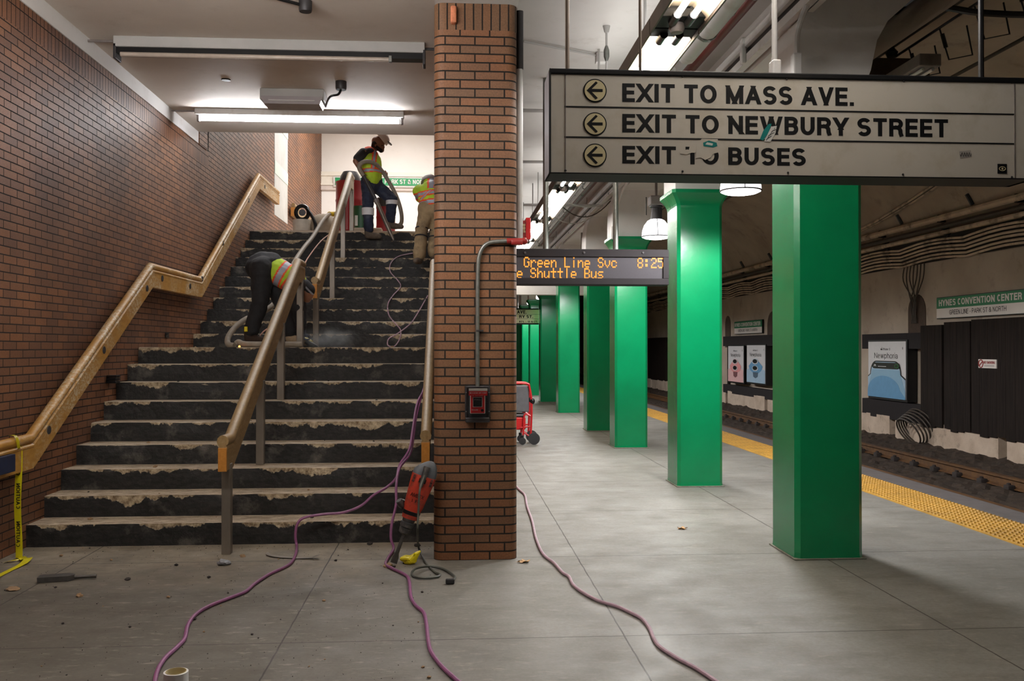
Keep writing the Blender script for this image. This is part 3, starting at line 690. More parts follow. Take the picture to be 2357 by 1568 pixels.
# drop conduits to the column heads
for (px, pts, lab) in ((1, [(2.74, 6.4, 4.5), (2.64, 6.55, 4.2), (2.56, 6.6, 3.95), (2.55, 6.6, 3.78)], 'flexible white conduit dropping to a box on the nearest column head'), (2, [(2.7, 9.4, 4.3), (2.6, 9.9, 4.0), (2.56, 10.2, 3.7)], 'bent white conduit dropping to the second column head'),
                       (3, [(2.7, 13.2, 4.25), (2.6, 13.9, 3.95), (2.53, 14.2, 3.5)], 'bent white conduit dropping to the third column head')):
    t = thing('drop_conduit', lab, 'conduit', pts[-1])
    MB().tube(smooth_path(pts), .022, 8).build('conduit', 'white_paint', t); q = V(pts[-1])
    MB().bevbox((q.x - .035, q.y - .035, q.z - .2), (q.x + .035, q.y + .035, q.z), .012).build('box', 'white_paint', t)
# slanting conduit with junction box on the ceiling, and other rods
a, b = aZ(1205, 95, 4.49), aZ(1378, 129, 4.49)
t = thing('ceiling_conduit_with_box', 'thin conduit crossing the pale ceiling to a small square box', 'conduit', b)
MB().tube([a, b], .012, 8).build('conduit', 'grey_paint', t); MB().bevbox((b.x - .03, b.y - .04, 4.42), (b.x + .07, b.y + .05, 4.52), .008).build('junction_box', 'white_paint', t)
q = aZ(1396, 60, 4.52)
t = thing('hanger_rod_with_turnbuckle', 'thin hanging rod with turnbuckle fixed to the pale ceiling', 'hanger', q)
MB().cyl(q, (q.x, q.y, 3.3), .01, 8).build('rod', 'grey_paint', t); MB().lathe((q.x, q.y, 4.2), [(0, .012), (.04, .026), (.1, .026), (.14, .012)], 10).build('turnbuckle', 'galvanised', t); MB().lathe((q.x, q.y, 4.46), [(0, .02), (.06, .035)], 10).build('anchor', 'grey_paint', t)
for (ya, za, lab) in ((13.2, 4.3, 'cross conduit spanning the ceiling behind the message board poles'), (15.6, 4.05, 'second cross conduit, lower and farther than the first'), (10.8, 4.42, 'cross conduit high up near the pier pipe')):
    tag(MB().cyl((.45, ya, za), (2.6, ya, za), .022, 8).build('cross_conduit', 'grey_paint'), lab, 'conduit')
for k, (ya, sg) in enumerate(((14.8, .18), (15.1, .3), (16.5, .22), (12.2, .12))):
    pts = [(1.7 + 1.0 * u, ya + .3 * u, 4.1 - sg * 4 * u * (1 - u)) for u in [i / 12 for i in range(13)]]
    tag(MB().tube(pts, .009, 6).build('sagging_wire', ['white_paint', 'cable_dark', 'white_paint', 'grey_paint'][k]), ['white wire sagging from the strip light towards the third column', 'dark wire sagging behind the right hanging pole', 'pale wire sagging deepest along the platform ceiling', 'grey wire sagging just beyond the second column'][k], 'wire')
q = aY(1200, 560, 7.2)
t = thing('down_pipe', 'slim pale pipe running down the platform side of the pier', 'pipe', (.525, 7.1, 2.3))
MB().cyl((.522, 7.02, 2.42), (.522, 7.02, 4.15), .026, 10).build('pipe', 'white_paint', t); MB().cyl((.522, 7.02, 3.75), (.522, 7.02, 4.2), .03, 10).build('sleeve', 'dark_grey_metal', t)
p1, p2 = aY(1197, 510, 7.12), aY(1216, 545, 7.12)
t = thing('fire_horn', 'small red fire alarm horn box on the pier side, beside the message board', 'fire alarm horn', (p1.x, 7.12, p2.z))
MB().bevbox((.495, 7.05, p2.z - .02), (p2.x, 7.2, p1.z), .008).build('horn_body', 'red_paint', t); MB().bevbox((p2.x - .025, 7.04, p2.z - .03), (p2.x + .012, 7.21, p1.z + .02), .004).build('strobe_plate', 'bright_red', t)
letters('FIRE', .0, .0, .02, .07, (p1.x + .015, 7.045, p2.z + .02), (1, 0, 0), (0, 0, 1), 'sign_cream', t)

# pendant lamps between the columns
def pendant(x, y, z, label, s=1.0):
    t = thing('pendant_lamp', label, 'pendant lamp', (x, y, z), 'dome pendant lamps between the columns')
    dome = [(0, .2), (.02, .198), (.09, .19), (.16, .165), (.22, .12), (.245, .075)]
    MB().lathe((x, y, z), dome, 28, caps=False).build('dome', 'dome_glow', t)
    MB().lathe((x, y, z - .004), [(-.034, .02), (-.03, .09), (-.018, .155), (.0, .195)], 28).build('lens', 'lens_glow', t)
    mb = MB().lathe((x, y, z), [(-.005, .203), (.007, .205)], 28)
    for k in range(3):
        a = k * 2.1 + .4; mb.tube([(x + r * 1.03 * math.cos(a), y + r * 1.03 * math.sin(a), z + h) for h, r in dome], .005, 5)
    mb.build('rim_cage', 'dark_grey_metal', t)
    mb = MB().lathe((x, y, z + .24), [(0, .085), (.05, .075), (.16, .06), (.17, .09), (.19, .09)], 18)
    for k in range(12):
        a = k * math.pi / 6; mb.box((x + .06 * math.cos(a) - .006, y + .06 * math.sin(a) - .006, z + .245), (x + .075 * math.cos(a) + .006, y + .075 * math.sin(a) + .006, z + .4))
    mb.build('finned_collar', 'dark_grey_metal', t)
    MB().bevbox((x - .1, y - .1, z + .43), (x + .1, y + .1, z + .56), .015).build('ballast_box', 'fixture_grey', t)
    MB().cyl((x, y, z + .56), (x, y, 4.12), .018, 8).build('stem', 'fixture_grey', t)
    mb = MB().lathe((x - .14, y, z + .3), [(0, .008), (.25, .008)], 6); mb.build('safety_chain', 'black_metal', t)
    l = bpy.data.lights.new('pendant_glow', 'SPOT'); l.energy = 560; l.spot_size = 3.05; l.spot_blend = .25; l.shadow_soft_size = .16; l.color = (1, .97, .97)
    lo = bpy.data.objects.new('pendant_glow', l); lo.location = (0, 0, -.06); lo.parent = t; COL.objects.link(lo)
PY = [8.75, 12.45, 19.7, 24.3, 28.4, 31.9]
PLB = ['glowing dome pendant lamp cut by the lower edge of the exit sign', 'glowing dome pendant lamp with fins beside the second green column', 'dome pendant lamp hidden by columns halfway down', 'small distant dome pendant lamp by the fifth and sixth columns', 'tiny distant dome pendant lamp over the small far exit sign', 'tiniest dome pendant lamp at the far end']
for y, l in list(zip(PY, PLB)): pendant(2.82, y, 3.13, l)
# ================================================================ SIGNS
UX, UZ = (1, 0, 0), (0, 0, 1)
def exit_sign():
    Y = 4.4; q = lambda x, y: aY(x, y, Y)
    t = thing('exit_sign', 'big hanging exit sign with three arrows and black lettering', 'sign', (1.67, Y + .12, 2.42))
    x0, x1 = q(1265, 300).x, 2.93; zb, zt = q(1300, 399.5).z, q(1300, 157).z
    th = .22
    mb = MB(); fr = .028
    mb.bevbox((x0, Y, zt - fr), (x1, Y + th, zt), .006); mb.bevbox((x0, Y, zb), (x1, Y + th, zb + .006), .002); mb.bevbox((x0, Y, zb), (x0 + .006, Y + th, zt), .002); mb.bevbox((x1 - .03, Y, zb), (x1, Y + th, zt), .004)
    mb.build('frame', 'sign_black', t)
    MB().box((x0 - .003, Y + .004, zb + .003), (x0 + .004, Y + th - .004, zt - .012)).build('side_plate', mat('sign_side', (104, 94, 96), .5, .2, var=.1) and 'sign_side', t)
    MB().box((x0 + .008, Y + .008, zb + .006), (x1 - .03, Y + th - .008, zt - fr)).build('panel', 'sign_white', t)
    mb = MB(); sx = q(1302, 300).x; mb.box((sx - .0015, Y + .004, zb + .006), (sx + .0015, Y + .009, zt - fr)); sx = q(2337, 300).x; mb.box((sx - .0015, Y + .004, zb + .006), (sx + .0015, Y + .009, zt - fr)); mb.build('panel_seam', 'fixture_grey', t)
    O = (0, Y + .0085, 0)
    for l, (xa, ya, xb, yb) in (('EXIT TO MASS AVE.', (1433, 234, 1967, 201)), ('EXIT TO NEWBURY STREET', (1433, 305, 2184, 274)), ('EXIT TO BUSES', (1433, 376, 1856, 341))):
        a, b = q(xa, ya), q(xb, yb); letters(l, a.x, a.z, b.x, b.z, O, UX, UZ, 'sign_black', t)
    mb = MB()
    for ya, yb in ((245, 262), (316, 329)):
        a, b = q(1300, ya), q(2336, yb); zz = (a.z + b.z) / 2; mb.box((a.x, Y + .006, zz - .0035), (b.x, Y + .0084, zz + .0035))
    mb.build('divider_line', 'sign_black', t)
    for cy in (208, 285, 357):
        c = q(1370, cy); r = .0575
        ring = MB().lathe((c.x, Y + .0075, c.z), [(-.003, r), (.001, r)], 40, axis=(0, 1, 0), smooth=False); rd = ring.build('arrow_ring', 'sign_black', t)
        MB().lathe((c.x, Y + .0035, c.z), [(-.002, r - .006), (.0, r - .006)], 40, axis=(0, 1, 0), smooth=False).build('disc', 'sign_cream', rd)
        mb = MB(); yy = Y + .0014; P = lambda a, b: (c.x + a, yy, c.z + b)
        mb.prism([P(-.03, -.007), P(.037, -.007), P(.037, .007), P(-.03, .007)], (0, -.001, 0))
        for s in (1, -1): mb.prism([P(-.041, 0), P(-.024, 0), P(.013, s * .037), P(.003, s * .044)], (0, -.0012, 0))
        mb.build('arrow', 'sign_black', rd)
    # torn sticker marks on the lower rows
    def blob(poly, m, name, d=.0025):
        MB().prism([(*(q(x, y).x,), Y + .0085 - d, q(x, y).z) for x, y in poly], (0, .0006, 0)).build(name, m, t)
    blob([(1590, 328), (1609, 328), (1609, 351), (1594, 351), (1586, 346)], 'sign_white', 'scraped_patch')
    blob([(1566, 347), (1583, 343.5), (1593, 346), (1593, 351), (1581, 355), (1566, 353)], 'sign_white', 'scraped_patch', .0030)
    blob([(1604, 330), (1616, 319), (1653, 320), (1655, 350), (1641, 354), (1637, 362), (1624, 368), (1613, 362), (1602, 364)], 'sign_white', 'scraped_patch', .0034)
    blob([(1619, 328), (1632, 323), (1650, 328), (1652, 336), (1642, 339), (1620, 336)], 'sticker_teal', 'torn_sticker', .0042)
    blob([(1628, 327), (1642, 330), (1640, 335), (1624, 332)], 'paper_scrap', 'torn_sticker', .0047)
    blob([(1770, 285), (1777, 284), (1770, 305), (1757, 323), (1750, 320), (1758, 300)], 'sticker_teal', 'torn_sticker', .003)
    blob([(1776, 291), (1789, 289), (1786, 306), (1774, 326), (1760, 325), (1768, 308)], 'paper_scrap', 'torn_sticker', .0032)
    mb = MB()
    for k in range(9):
        a, b = q(1764 + k * 2.3, 322 - k * 3.2), q(1770 + k * 2 + 5 * math.sin(k * 2), 315 - k * 2.6); mb.tube([(a.x, Y + .0045, a.z), (b.x, Y + .0045, b.z)], .0012, 4)
    mb.build('sticker_ink', 'sign_black', t)
    blob([(2210, 348), (2236, 345), (2239, 360), (2212, 364)], mat('sticker_grey', (176, 168, 160), .5) and 'sticker_grey', 'small_sticker', .002)
    mb = MB(); pts = [q(2212 + k * 1.15, 355 + 5 * math.sin(k * 1.3)) for k in range(23)]; mb.tube([(p.x, Y + .006, p.z) for p in pts], .0012, 4); mb.build('scribble', 'sign_black', t)
    a, b = q(2298, 399), q(2319, 377); cx_, cz_ = (a.x + b.x) / 2, (a.z + b.z) / 2
    mb = MB().box((a.x, Y + .005, a.z), (b.x, Y + .0075, b.z)); k = mb.build('maker_plate', 'sign_black', t)
    mb = MB(); mb.tube([(cx_ + .016 * math.cos(u), Y + .0045, cz_ + .010 * math.sin(u)) for u in [i * math.pi / 10 for i in range(21)]], .0018, 5); mb.lathe((cx_, Y + .0045, cz_), [(-.001, .005), (.001, .005)], 10, axis=(0, 1, 0)); mb.build('eye_mark', 'sign_cream', k)
    mb = MB()
    for x, y in ((1302, 170), (1302, 392), (1572, 175), (1572, 394), (1812, 181), (1815, 397), (2082, 186), (2080, 401), (2331, 189), (2331, 407)):
        c = q(x, y); mb.lathe((c.x, Y + .007, c.z), [(-.004, .004), (0, .006)], 8, axis=(0, 1, 0))
    mb.build('screw', 'dark_grey_metal', t)
    for x, r in ((q(1313, 100).x, .011), (q(1485, 60).x, .008), (2.72, .014)):
        mb = MB().cyl((x, Y + .12, zt - .01), (x, Y + .12, 4.6 if x > 2 else 4.52), r, 8); mb.build('hanger_rod', 'fixture_brown' if x < 2 else 'black_metal', t)
    c = q(1806, 120)
    mb = MB().cyl((c.x, Y + .14, zt), (c.x, Y + .14, 4.1), .014, 10); mb.build('feed_conduit', 'grey_paint', t)
    MB().bevbox((c.x - .022, Y + .1, zt), (c.x + .022, Y + .17, zt + .1), .008).build('feed_box', 'white_paint', t)
exit_sign()

# LED message board ----------------------------------------------------
GL = {'G': '01110 10001 10000 10011 10001 10001 01110', 'r': '00000 00000 10110 11001 10000 10000 10000', 'e': '00000 00000 01110 10001 11111 10000 01110', 'n': '00000 00000 10110 11001 10001 10001 10001',
      'L': '10000 10000 10000 10000 10000 10000 11111', 'i': '00100 00000 00100 00100 00100 00100 00100', 'S': '01110 10001 10000 01110 00001 10001 01110', 'v': '00000 00000 10001 10001 10001 01010 00100',
      'c': '00000 00000 01110 10001 10000 10001 01110', '8': '01110 10001 10001 01110 10001 10001 01110', ':': '00000 01100 01100 00000 01100 01100 00000', '2': '01110 10001 00001 00110 01000 10000 11111',
      '5': '11111 10000 11110 00001 00001 10001 01110', 'h': '10000 10000 10110 11001 10001 10001 10001', 'u': '00000 00000 10001 10001 10001 10011 01101', 't': '00100 00100 11111 00100 00100 00100 00110',
      'l': '00100 00100 00100 00100 00100 00100 00100', 'B': '11110 10001 10001 11110 10001 10001 11110', 's': '00000 00000 01111 10000 01110 00001 11110', ' ': '0'}
def led_board():
    Y = 9.7; q = lambda x, y: aY(x, y, Y)
    zt, zb = q(1300, 573).z, q(1300, 655).z; x0, x1 = .56, q(1540, 600).x
    t = thing('message_board', 'dark LED message board with orange dot letters hanging from two poles', 'display', ((x0 + x1) / 2, Y + .1, zb))
    iz0, iz1, ix1 = q(1300, 640).z, q(1300, 591).z, q(1527, 600).x
    mb = MB().bevbox((x0, Y, iz1), (x1, Y + .25, zt), .006); mb.bevbox((x0, Y, zb), (x1, Y + .25, iz0), .006); mb.bevbox((ix1, Y, iz0), (x1, Y + .25, iz1), .003); mb.box((x0, Y + .04, iz0), (ix1, Y + .25, iz1))
    mb.build('housing', mat('board_housing', (34, 31, 33), .7, .0, var=.08, spec=.2) and 'board_housing', t)
    scr = MB().box((x0, Y + .02, iz0), (ix1, Y + .041, iz1)).build('screen', mat('led_screen', (66, 64, 68), .75, var=.05, scale=80, spec=.15) and 'led_screen', t)
    def row(txt, px0, ytop, ybot, name):
        mb = MB(); a, b = q(px0, ybot), q(px0 + 15.6, ytop); cw = (b.x - a.x) / 6; chh = (b.z - a.z) / 7
        for i, c in enumerate(txt):
            rows = GL[c].split()
            if c == ' ': mb.build(name, 'led_orange', scr); mb = MB(); continue
            for r, bits in enumerate(rows):
                for k, bit in enumerate(bits):
                    if bit == '1':
                        x = a.x + (i * 6 + k) * cw; z = b.z - (r + 1) * chh
                        mb.box((x - .06 * cw, Y + .0165, z - .0 * chh), (x + cw * 1.0, Y + .0205, z + chh * .94))
        mb.build(name, 'led_orange', scr)
    row('Green Line Svc', 1206, 591, 615, 'upper_text'); row('8:25', 1468, 593, 617, 'clock_text'); row('e Shuttle Bus', 1190, 616, 641, 'lower_text')
    for px in (1208, 1344, 1480):
        c = q(px, 582); MB().lathe((c.x, Y + .001, c.z), [(-.01, .008), (-.006, .014), (0, .014)], 12, axis=(0, 1, 0)).build('bolt', 'dark_grey_metal', t)
    for px in (1259, 1422): x = q(px, 570).x; MB().cyl((x, Y + .13, zt - .01), (x, Y + .13, 4.52), .03, 16).build('pole', 'galvanised', t)
led_board()
def small_sign():
    Y = 27.6; q = lambda x, y: aY(x, y, Y)
    x0, x1 = .6, q(1240, 720).x; zb, zt = q(1220, 747).z, q(1220, 710).z
    t = thing('exit_sign', 'small distant hanging exit sign beside the sixth green column', 'sign', ((x0 + x1) / 2, Y, zb))
    fb = .04
    mb = MB().box((x0, Y, zt - fb), (x1, Y + .2, zt)); mb.box((x0, Y, zb), (x1, Y + .2, zb + fb)); mb.build('frame', 'sign_black', t)
    MB().box((x0, Y + .005, zb + fb), (x1, Y + .19, zt - fb)).build('panel', 'sign_cream', t)
    O = (0, Y + .004, 0)
    for s, (xa, ya, xb, yb) in (('AVE.', (1190, 722, 1212, 714.5)), ('RY ST.', (1195, 732.5, 1227, 725.5)), ('RTS. 1, 55 & CT1', (1195, 743, 1237, 738.5))):
        a, b = q(xa, ya), q(xb, yb); letters(s, a.x, a.z, b.x, b.z, O, UX, UZ, 'sign_black', t)
    mb = MB()
    for yy in (723.7, 734.2): z = q(1200, yy).z; mb.box((x0, Y + .003, z - .005), (x1, Y + .0045, z + .005))
    mb.build('divider_line', 'fixture_grey', t)
    for x in (1.0, 2.0): MB().cyl((x, Y + .1, zt), (x, Y + .1, 4.52), .015, 8).build('hanger_rod', 'galvanised', t)
small_sign()

# ================================================================ TUNNEL WALL FITTINGS   (u runs along -Y)
XT = 8.6; UY = (0, -1, 0)
def wq(x, y, X): p = aX(x, y, X); return -p.y, p.z
def station_sign(name, x0, x1, yt, yb, tx, label):
    X = XT - .06
    u0, z1 = wq(x0, yt[0], X); u1 = wq(x1, yt[1], X)[0]; z0 = wq(x0, yb[0], X)[1]
    t = thing('station_sign', label, 'sign', (X, -(u0 + u1) / 2, z0)); h = z1 - z0; zm = z0 + h * .47
    MB().box((X - .001, -u1 - .01, z0 - .012), (XT - .01, -u0 + .01, z1 + .012)).build('frame', 'black_metal', t)
    MB().box((X - .01, -u1, z0), (X, -u0, zm)).build('lower_panel', 'sign_face', t); MB().box((X - .01, -u1, zm), (X, -u0, z1)).build('upper_panel', 'sign_green', t)
    O = (X - .011, 0, 0); L = u1 - u0
    letters('HYNES CONVENTION CENTER', u0 + L * tx[0], zm + h * .11, u0 + L * tx[1], z1 - h * .1, O, UY, UZ, 'sign_face', t)
    letters('GREEN LINE - PARK ST & NORTH', u0 + L * tx[2], z0 + h * .14, u0 + L * tx[3], zm - h * .1, O, UY, UZ, 'sign_black', t, bold=.12)
station_sign('a', 2157, 2372, (687, 667), (733, 720), (.03, .93, .16, .78), 'large green and white station name sign at the right edge of the tunnel wall')
station_sign('b', 1691, 1754, (742, 733), (769, 765), (.02, .96, .15, .85), 'small distant green and white station name sign between two green columns')
# arched niches in the wall
for (x0, x1, yt, yb, lab) in ((2090, 2130, 680, 785, 'dark arched niche in the tunnel wall, cables hanging above it'), (1766, 1790, 718, 780, 'dark arched niche just right of the small distant station sign'), (1669, 1681, 728, 780, 'narrow dark arched niche left of the small distant station sign')):
    X = XT - .012; u0, zt = wq(x0, yt, X); u1 = wq(x1, yt, X)[0]; zb = 1.6; c = (u0 + u1) / 2; r = (u1 - u0) / 2
    poly = [(X, -u0, zb), (X, -u1, zb)] + [(X, -(c + r * math.cos(a)), zt - r * 1.0 + r * math.sin(a)) for a in [i * math.pi / 12 for i in range(13)]]
    tag(MB().prism(poly, (.02, 0, 0)).build('wall_niche', 'niche_brown'), lab, 'niche')
# timber framing strips of the advertising wall
def strip(x0, x1, yt, yb, X, name, label, th=.1, m='board'):
    a, b = aX(x0, yt, X), aX(x1, yt, X); c = aX(x0, yb, X)
    o = MB().bevbox((X, b.y, c.z), (X + th, a.y, a.z), .006).build(name, m); return tag(o, label, 'board')
XB = 8.42
# frames between columns 1 and right boards
def frame_bay(xl, xr, top, up, lo, bot, label, X=XB):
    """dark frame: upper rail, lower rail; edges in pixels at its left end"""
    a, b = aX(xl, top, X), aX(xr, top, X); z = [aX(xl, k, X).z for k in (top, up, lo, bot)]
    t = thing('poster_frame', label, 'frame', (X, (a.y + b.y) / 2, z[3]))
    MB().bevbox((X, b.y, z[1]), (XT - .02, a.y, z[0]), .006).build('upper_rail', mat('board_grey', (42, 39, 40), .8, var=.12, stretch=(1, 3, .5), spec=.15) and 'board_grey', t)
    MB().bevbox((X, b.y, z[3]), (XT - .02, a.y, z[2]), .006).build('lower_rail', 'board_grey', t)
    for yy in (a.y - .05,): MB().box((XT - .06, yy - .15, z[2]), (XT - .02, yy, z[1])).build('stile', 'board', t)
    return t
frame_bay(1984, 2126, 770, 803, 916, 955, 'dark frame around the single blue phone poster')
frame_bay(1664, 1790, 775, 797, 884, 903, 'dark frame around the pink and blue cup posters')
fz = lambda x, y: aX(x, y, XB)
for (x0, x1, lab) in ((2122, 2171, 'narrow dark board beside the single poster'), (2176, 2236, 'middle dark board between the narrow board and the widest'), (2239, 2385, 'widest dark board at the right edge, carrying the no smoking plate')):
    a, b = fz(x0, 745), fz(x1, 745); zt = {2122: 1.99, 2176: 2.03, 2239: 2.05}[x0]
    mb = MB(); n = max(2, round((a.y - b.y) / .22))
    for k in range(n):
        ya = b.y + (a.y - b.y) * k / n; yb_ = b.y + (a.y - b.y) * (k + 1) / n; mb.bevbox((XB - .03, ya, .22 - .02 * (k % 3)), (XT - .05, yb_ - .003, zt), .003)
    tag(mb.build('dark_board', 'board'), lab, 'board', 'dark boards on the tunnel wall')
mb = MB(); a, b = fz(1491, 785), fz(1532, 785); mb.bevbox((XB, b.y, .25), (XT - .02, a.y, 2.0), .006)
tag(mb.build('dark_board', 'board'), 'distant dark board seen between the second and third columns', 'board', 'dark boards on the tunnel wall')
def poster(x0, x1, yt, yb, label, kind):
    X = XT - .2; u0, z1 = wq(x0, yt, X); u1 = wq(x1, yt, X)[0]; z0 = wq(x0, yb, X)[1]
    t = thing('advertising_poster', label, 'poster', (X, -(u0 + u1) / 2, z0)); L, h = u1 - u0, z1 - z0
    MB().box((X - .004, -u1 - .045, z0 - .045), (XT - .02, -u0 + .02, z1 + .03)).build('frame', 'black_metal', t)
    MB().box((X - .012, -u1, z0), (X - .002, -u0, z1)).build('sheet', 'ad_white', t)
    P = lambda a, b, d: (X - .012 - d * 3, -(u0 + L * a), z0 + h * b)
    def shape(poly, m, name, d): MB().prism([P(a, b, d) for a, b in poly], (.0012, 0, 0)).build(name, m, t)
    KY = .69 if kind == 'phone' else .45
    def disc(cx, cy, r, m, name, d, sy=1.0): shape([(cx + r * math.cos(i * math.pi / 14), cy + r * sy * KY * math.sin(i * math.pi / 14)) for i in range(28)], m, name, d)
    O = (X - .0135, 0, 0)
    letters('Newphoria', u0 + L * .17, z0 + h * .675, u0 + L * .8, z0 + h * .80, O, UY, UZ, 'ad_black', t, 'headline', bold=.1)
    letters('iPhone 15', u0 + L * .41, z0 + h * .845, u0 + L * .61, z0 + h * .885, O, UY, UZ, 'ad_black', t, 'small_heading', bold=.12)
    disc(.375, .862, .022, 'ad_black', 'fruit_mark', .002, 1.1); shape([(.378, .89), (.395, .905), (.388, .885)], 'ad_black', 'fruit_mark', .002)
    mb = MB(); mb.prism([P(.925, .86, .002), P(.935, .86, .002), P(.935, .9, .002), P(.925, .9, .002)], (.001, 0, 0)); mb.build('corner_mark', 'ad_black', t)
    if kind == 'phone':
        def rr(x0, x1, yb, yt, r, slant=0):
            ry = r * L / h
            pts = [(x0 - slant, yb)]
            pts += [(x0 + r - r * math.cos(a), yt - ry + ry * math.sin(a)) for a in [i * math.pi / 16 for i in range(9)]]
            pts += [(x1 - r + r * math.sin(a), yt - ry + ry * math.cos(a)) for a in [i * math.pi / 16 for i in range(9)]]
            return pts + [(x1 + slant, yb)]
        def low(pts, lo): return [(x, max(y, lo)) for x, y in pts]
        shape([(0.0, .0)] + [(0.0, .38)] + rr(.06, .9, .5, .655, .17)[1:-1] + [(1.0, .36), (1.0, .0)], 'ad_black', 'phone_outline', .002)
        shape([(0.0, .0)] + [(0.0, .355)] + rr(.085, .875, .5, .635, .16)[1:-1] + [(1.0, .33), (1.0, .0)], 'ad_pale_blue', 'phone_screen', .003)
        shape([(.0, .0), (.0, .12), (.13, .5), (.85, .5), (1, .12), (1, .0)], mat('ad_mid_blue', (132, 172, 198), .35, var=.02) and 'ad_mid_blue', 'screen_shade', .004)
        shape([(0, 0), (0, .11)] + [(.44 - .44 * math.cos(a) * 1.0, .1 + .29 * math.sin(a)) for a in [i * math.pi / 20 for i in range(1, 20)]] + [(1.0, .03), (1.0, .0)], 'ad_blue', 'wallpaper_circle', .005)
        pill = [(.13 + .06 - .06 * math.cos(a), .57 + .055 * math.sin(a)) for a in [-math.pi / 2 + i * math.pi / 10 for i in range(11)]] + [(.87 - .06 + .06 * math.cos(a), .57 + .055 * math.sin(a)) for a in [math.pi / 2 - i * math.pi / 10 for i in range(11)]]
        shape(pill, 'ad_black', 'notch_pill', .006); disc(.79, .57, .055, 'ad_green', 'tick_ring', .007); disc(.79, .57, .04, 'ad_black', 'tick_ring', .008)
        shape([(.18, .55), (.2, .595), (.215, .58), (.23, .595), (.25, .55), (.235, .55), (.228, .572), (.215, .562), (.2, .572), (.195, .55)], 'ad_white', 'pill_mark', .007)
        shape([(.3, .55), (.52, .55), (.52, .56), (.3, .56)], 'ad_white', 'pill_mark', .007)
    else:
        c1, c2 = ('ad_pink', 'ad_pale_pink') if kind == 'pink' else ('ad_blue', 'ad_pale_blue')
        shape([(0, 0), (1, 0), (1, .34), (.5, .45), (0, .34)], c2, 'table_ground', .002)
        shape([(.12, .44), (.3, .56), (.68, .56), (.88, .44), (.8, .32), (.5, .2), (.18, .34)], c1, 'tray', .003)
        shape([(.36, .28), (.64, .28), (.62, .16), (.5, .12), (.38, .16)], mat('ad_shadow_' + kind, (120, 76, 80) if kind == 'pink' else (70, 92, 112), .4) and 'ad_shadow_' + kind, 'cup_shadow', .004)
        for cy in (.565, .385):
            disc(.49, cy, .17, c2, 'cup', .005); disc(.49, cy, .15, 'ad_white', 'cup', .006); disc(.49, cy + .008, .125, 'ad_black', 'coffee', .007)
poster(2000, 2086, 787, 911, 'single large poster with a blue phone screen, right of the front column', 'phone')
poster(1677, 1712, 797, 877, 'pink cup poster, left one of the small pair', 'pink'); poster(1720, 1762, 795, 879, 'pale blue cup poster, right one of the small pair', 'bluecup')
X = XB - .045; u0, z1 = wq(2252, 827, X); u1 = wq(2293, 827, X)[0]; z0 = wq(2252, 847, X)[1]
t = thing('no_smoking_plate', 'small pale no smoking plate on the widest dark board', 'sign', (X, -(u0 + u1) / 2, z0))
MB().box((X, -u1, z0), (X + .02, -u0, z1)).build('plate', 'sign_face', t)
letters('NO SMOKING', u0 + (u1 - u0) * .3, z0 + (z1 - z0) * .5, u0 + (u1 - u0) * .93, z0 + (z1 - z0) * .8, (X - .002, 0, 0), UY, UZ, 'red_paint', t)
mb = MB(); uc, zc = u0 + (u1 - u0) * .15, (z0 + z1) / 2; mb.tube([(X - .003, -uc + .06 * math.cos(a), zc + .06 * math.sin(a)) for a in [i * math.pi / 8 for i in range(17)]], .008, 5); mb.tube([(X - .003, -uc + .05, zc - .04), (X - .003, -uc - .05, zc + .04)], .008, 5); mb.build('ban_ring', 'red_paint', t)
mb = MB()
for k in (.2, .32): mb.box((X - .003, -(u0 + (u1 - u0) * .9), z0 + (z1 - z0) * k), (X - .001, -(u0 + (u1 - u0) * .34), z0 + (z1 - z0) * (k + .05)))
mb.build('small_print', 'fixture_grey', t)
# cables and pipes along the tunnel wall
def wall_run(s, r, m, name, label, cat, sag, grp=None, off=0):
    x, z = vault(s, r + .05); pts = []
    y = 2.0
    while y < 58:
        d = sag * (1 - abs(math.cos((y - .6) * math.pi / 2.15))); pts.append((x + d * .2, y, z - d)); y += .36
    t = thing(name, label, cat, (x, 20, z), grp)
    MB().tube(pts, r, 8).build('cable_run' if cat == 'cable' else 'pipe_run', m, t)
    y = 8.6
    while y < 40: MB().bevbox((x - r * .2, y - .025, z - r * 1.2), (x + .12, y + .025, z + r * 1.2), .004).build('bracket', 'black_metal', t); y += 2.15
wall_run(.268, .055, 'cable_beige', 'wall_pipe', 'thick beige pipe, uppermost of the runs along the tunnel wall', 'pipe', 0)
wall_run(.249, .045, 'cable_dark', 'wall_pipe', 'dark pipe just below the thick beige pipe', 'pipe', 0)
wall_run(.235, .04, 'cable_beige', 'wall_pipe', 'lower beige pipe above the six wavy cables', 'pipe', .0)
ORD = ['topmost', 'second from top', 'third from top', 'third from bottom', 'second from bottom', 'lowest']
for k in range(6): wall_run(.224 - k * .0078, .021, 'cable_beige', 'wall_cable', 'wavy cable along the tunnel wall, %s of six' % ORD[k], 'cable', .06, 'wavy cables on the tunnel wall')
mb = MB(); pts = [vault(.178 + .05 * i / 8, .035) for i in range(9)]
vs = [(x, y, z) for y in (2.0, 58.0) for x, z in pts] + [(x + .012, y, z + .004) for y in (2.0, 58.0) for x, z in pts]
mb.add(vs, [(i, i + 1, 10 + i, 9 + i) for i in range(8)] + [(18 + i, 27 + i, 28 + i, 19 + i) for i in range(8)]); tag(mb.build('cable_shade_board', mat('shade_board', (34, 29, 26), .9, var=.2) and 'shade_board'), 'dark board added as painted shade behind the six wavy cables', 'board')  # dark board added for the shade between and under the cables
for k in range(9):
    s = .3; x, z = vault(.276, .02); x2, z2 = vault(.30, .02); y = 11.8 + k * 2.3
    tag(MB().tube([(x, y, z), (x2, y, z2)], .035, 6).build('bracket_stub', 'black_metal'), 'short black bracket stub poking up above the thick beige pipe', 'bracket', 'bracket stubs above the pipe')
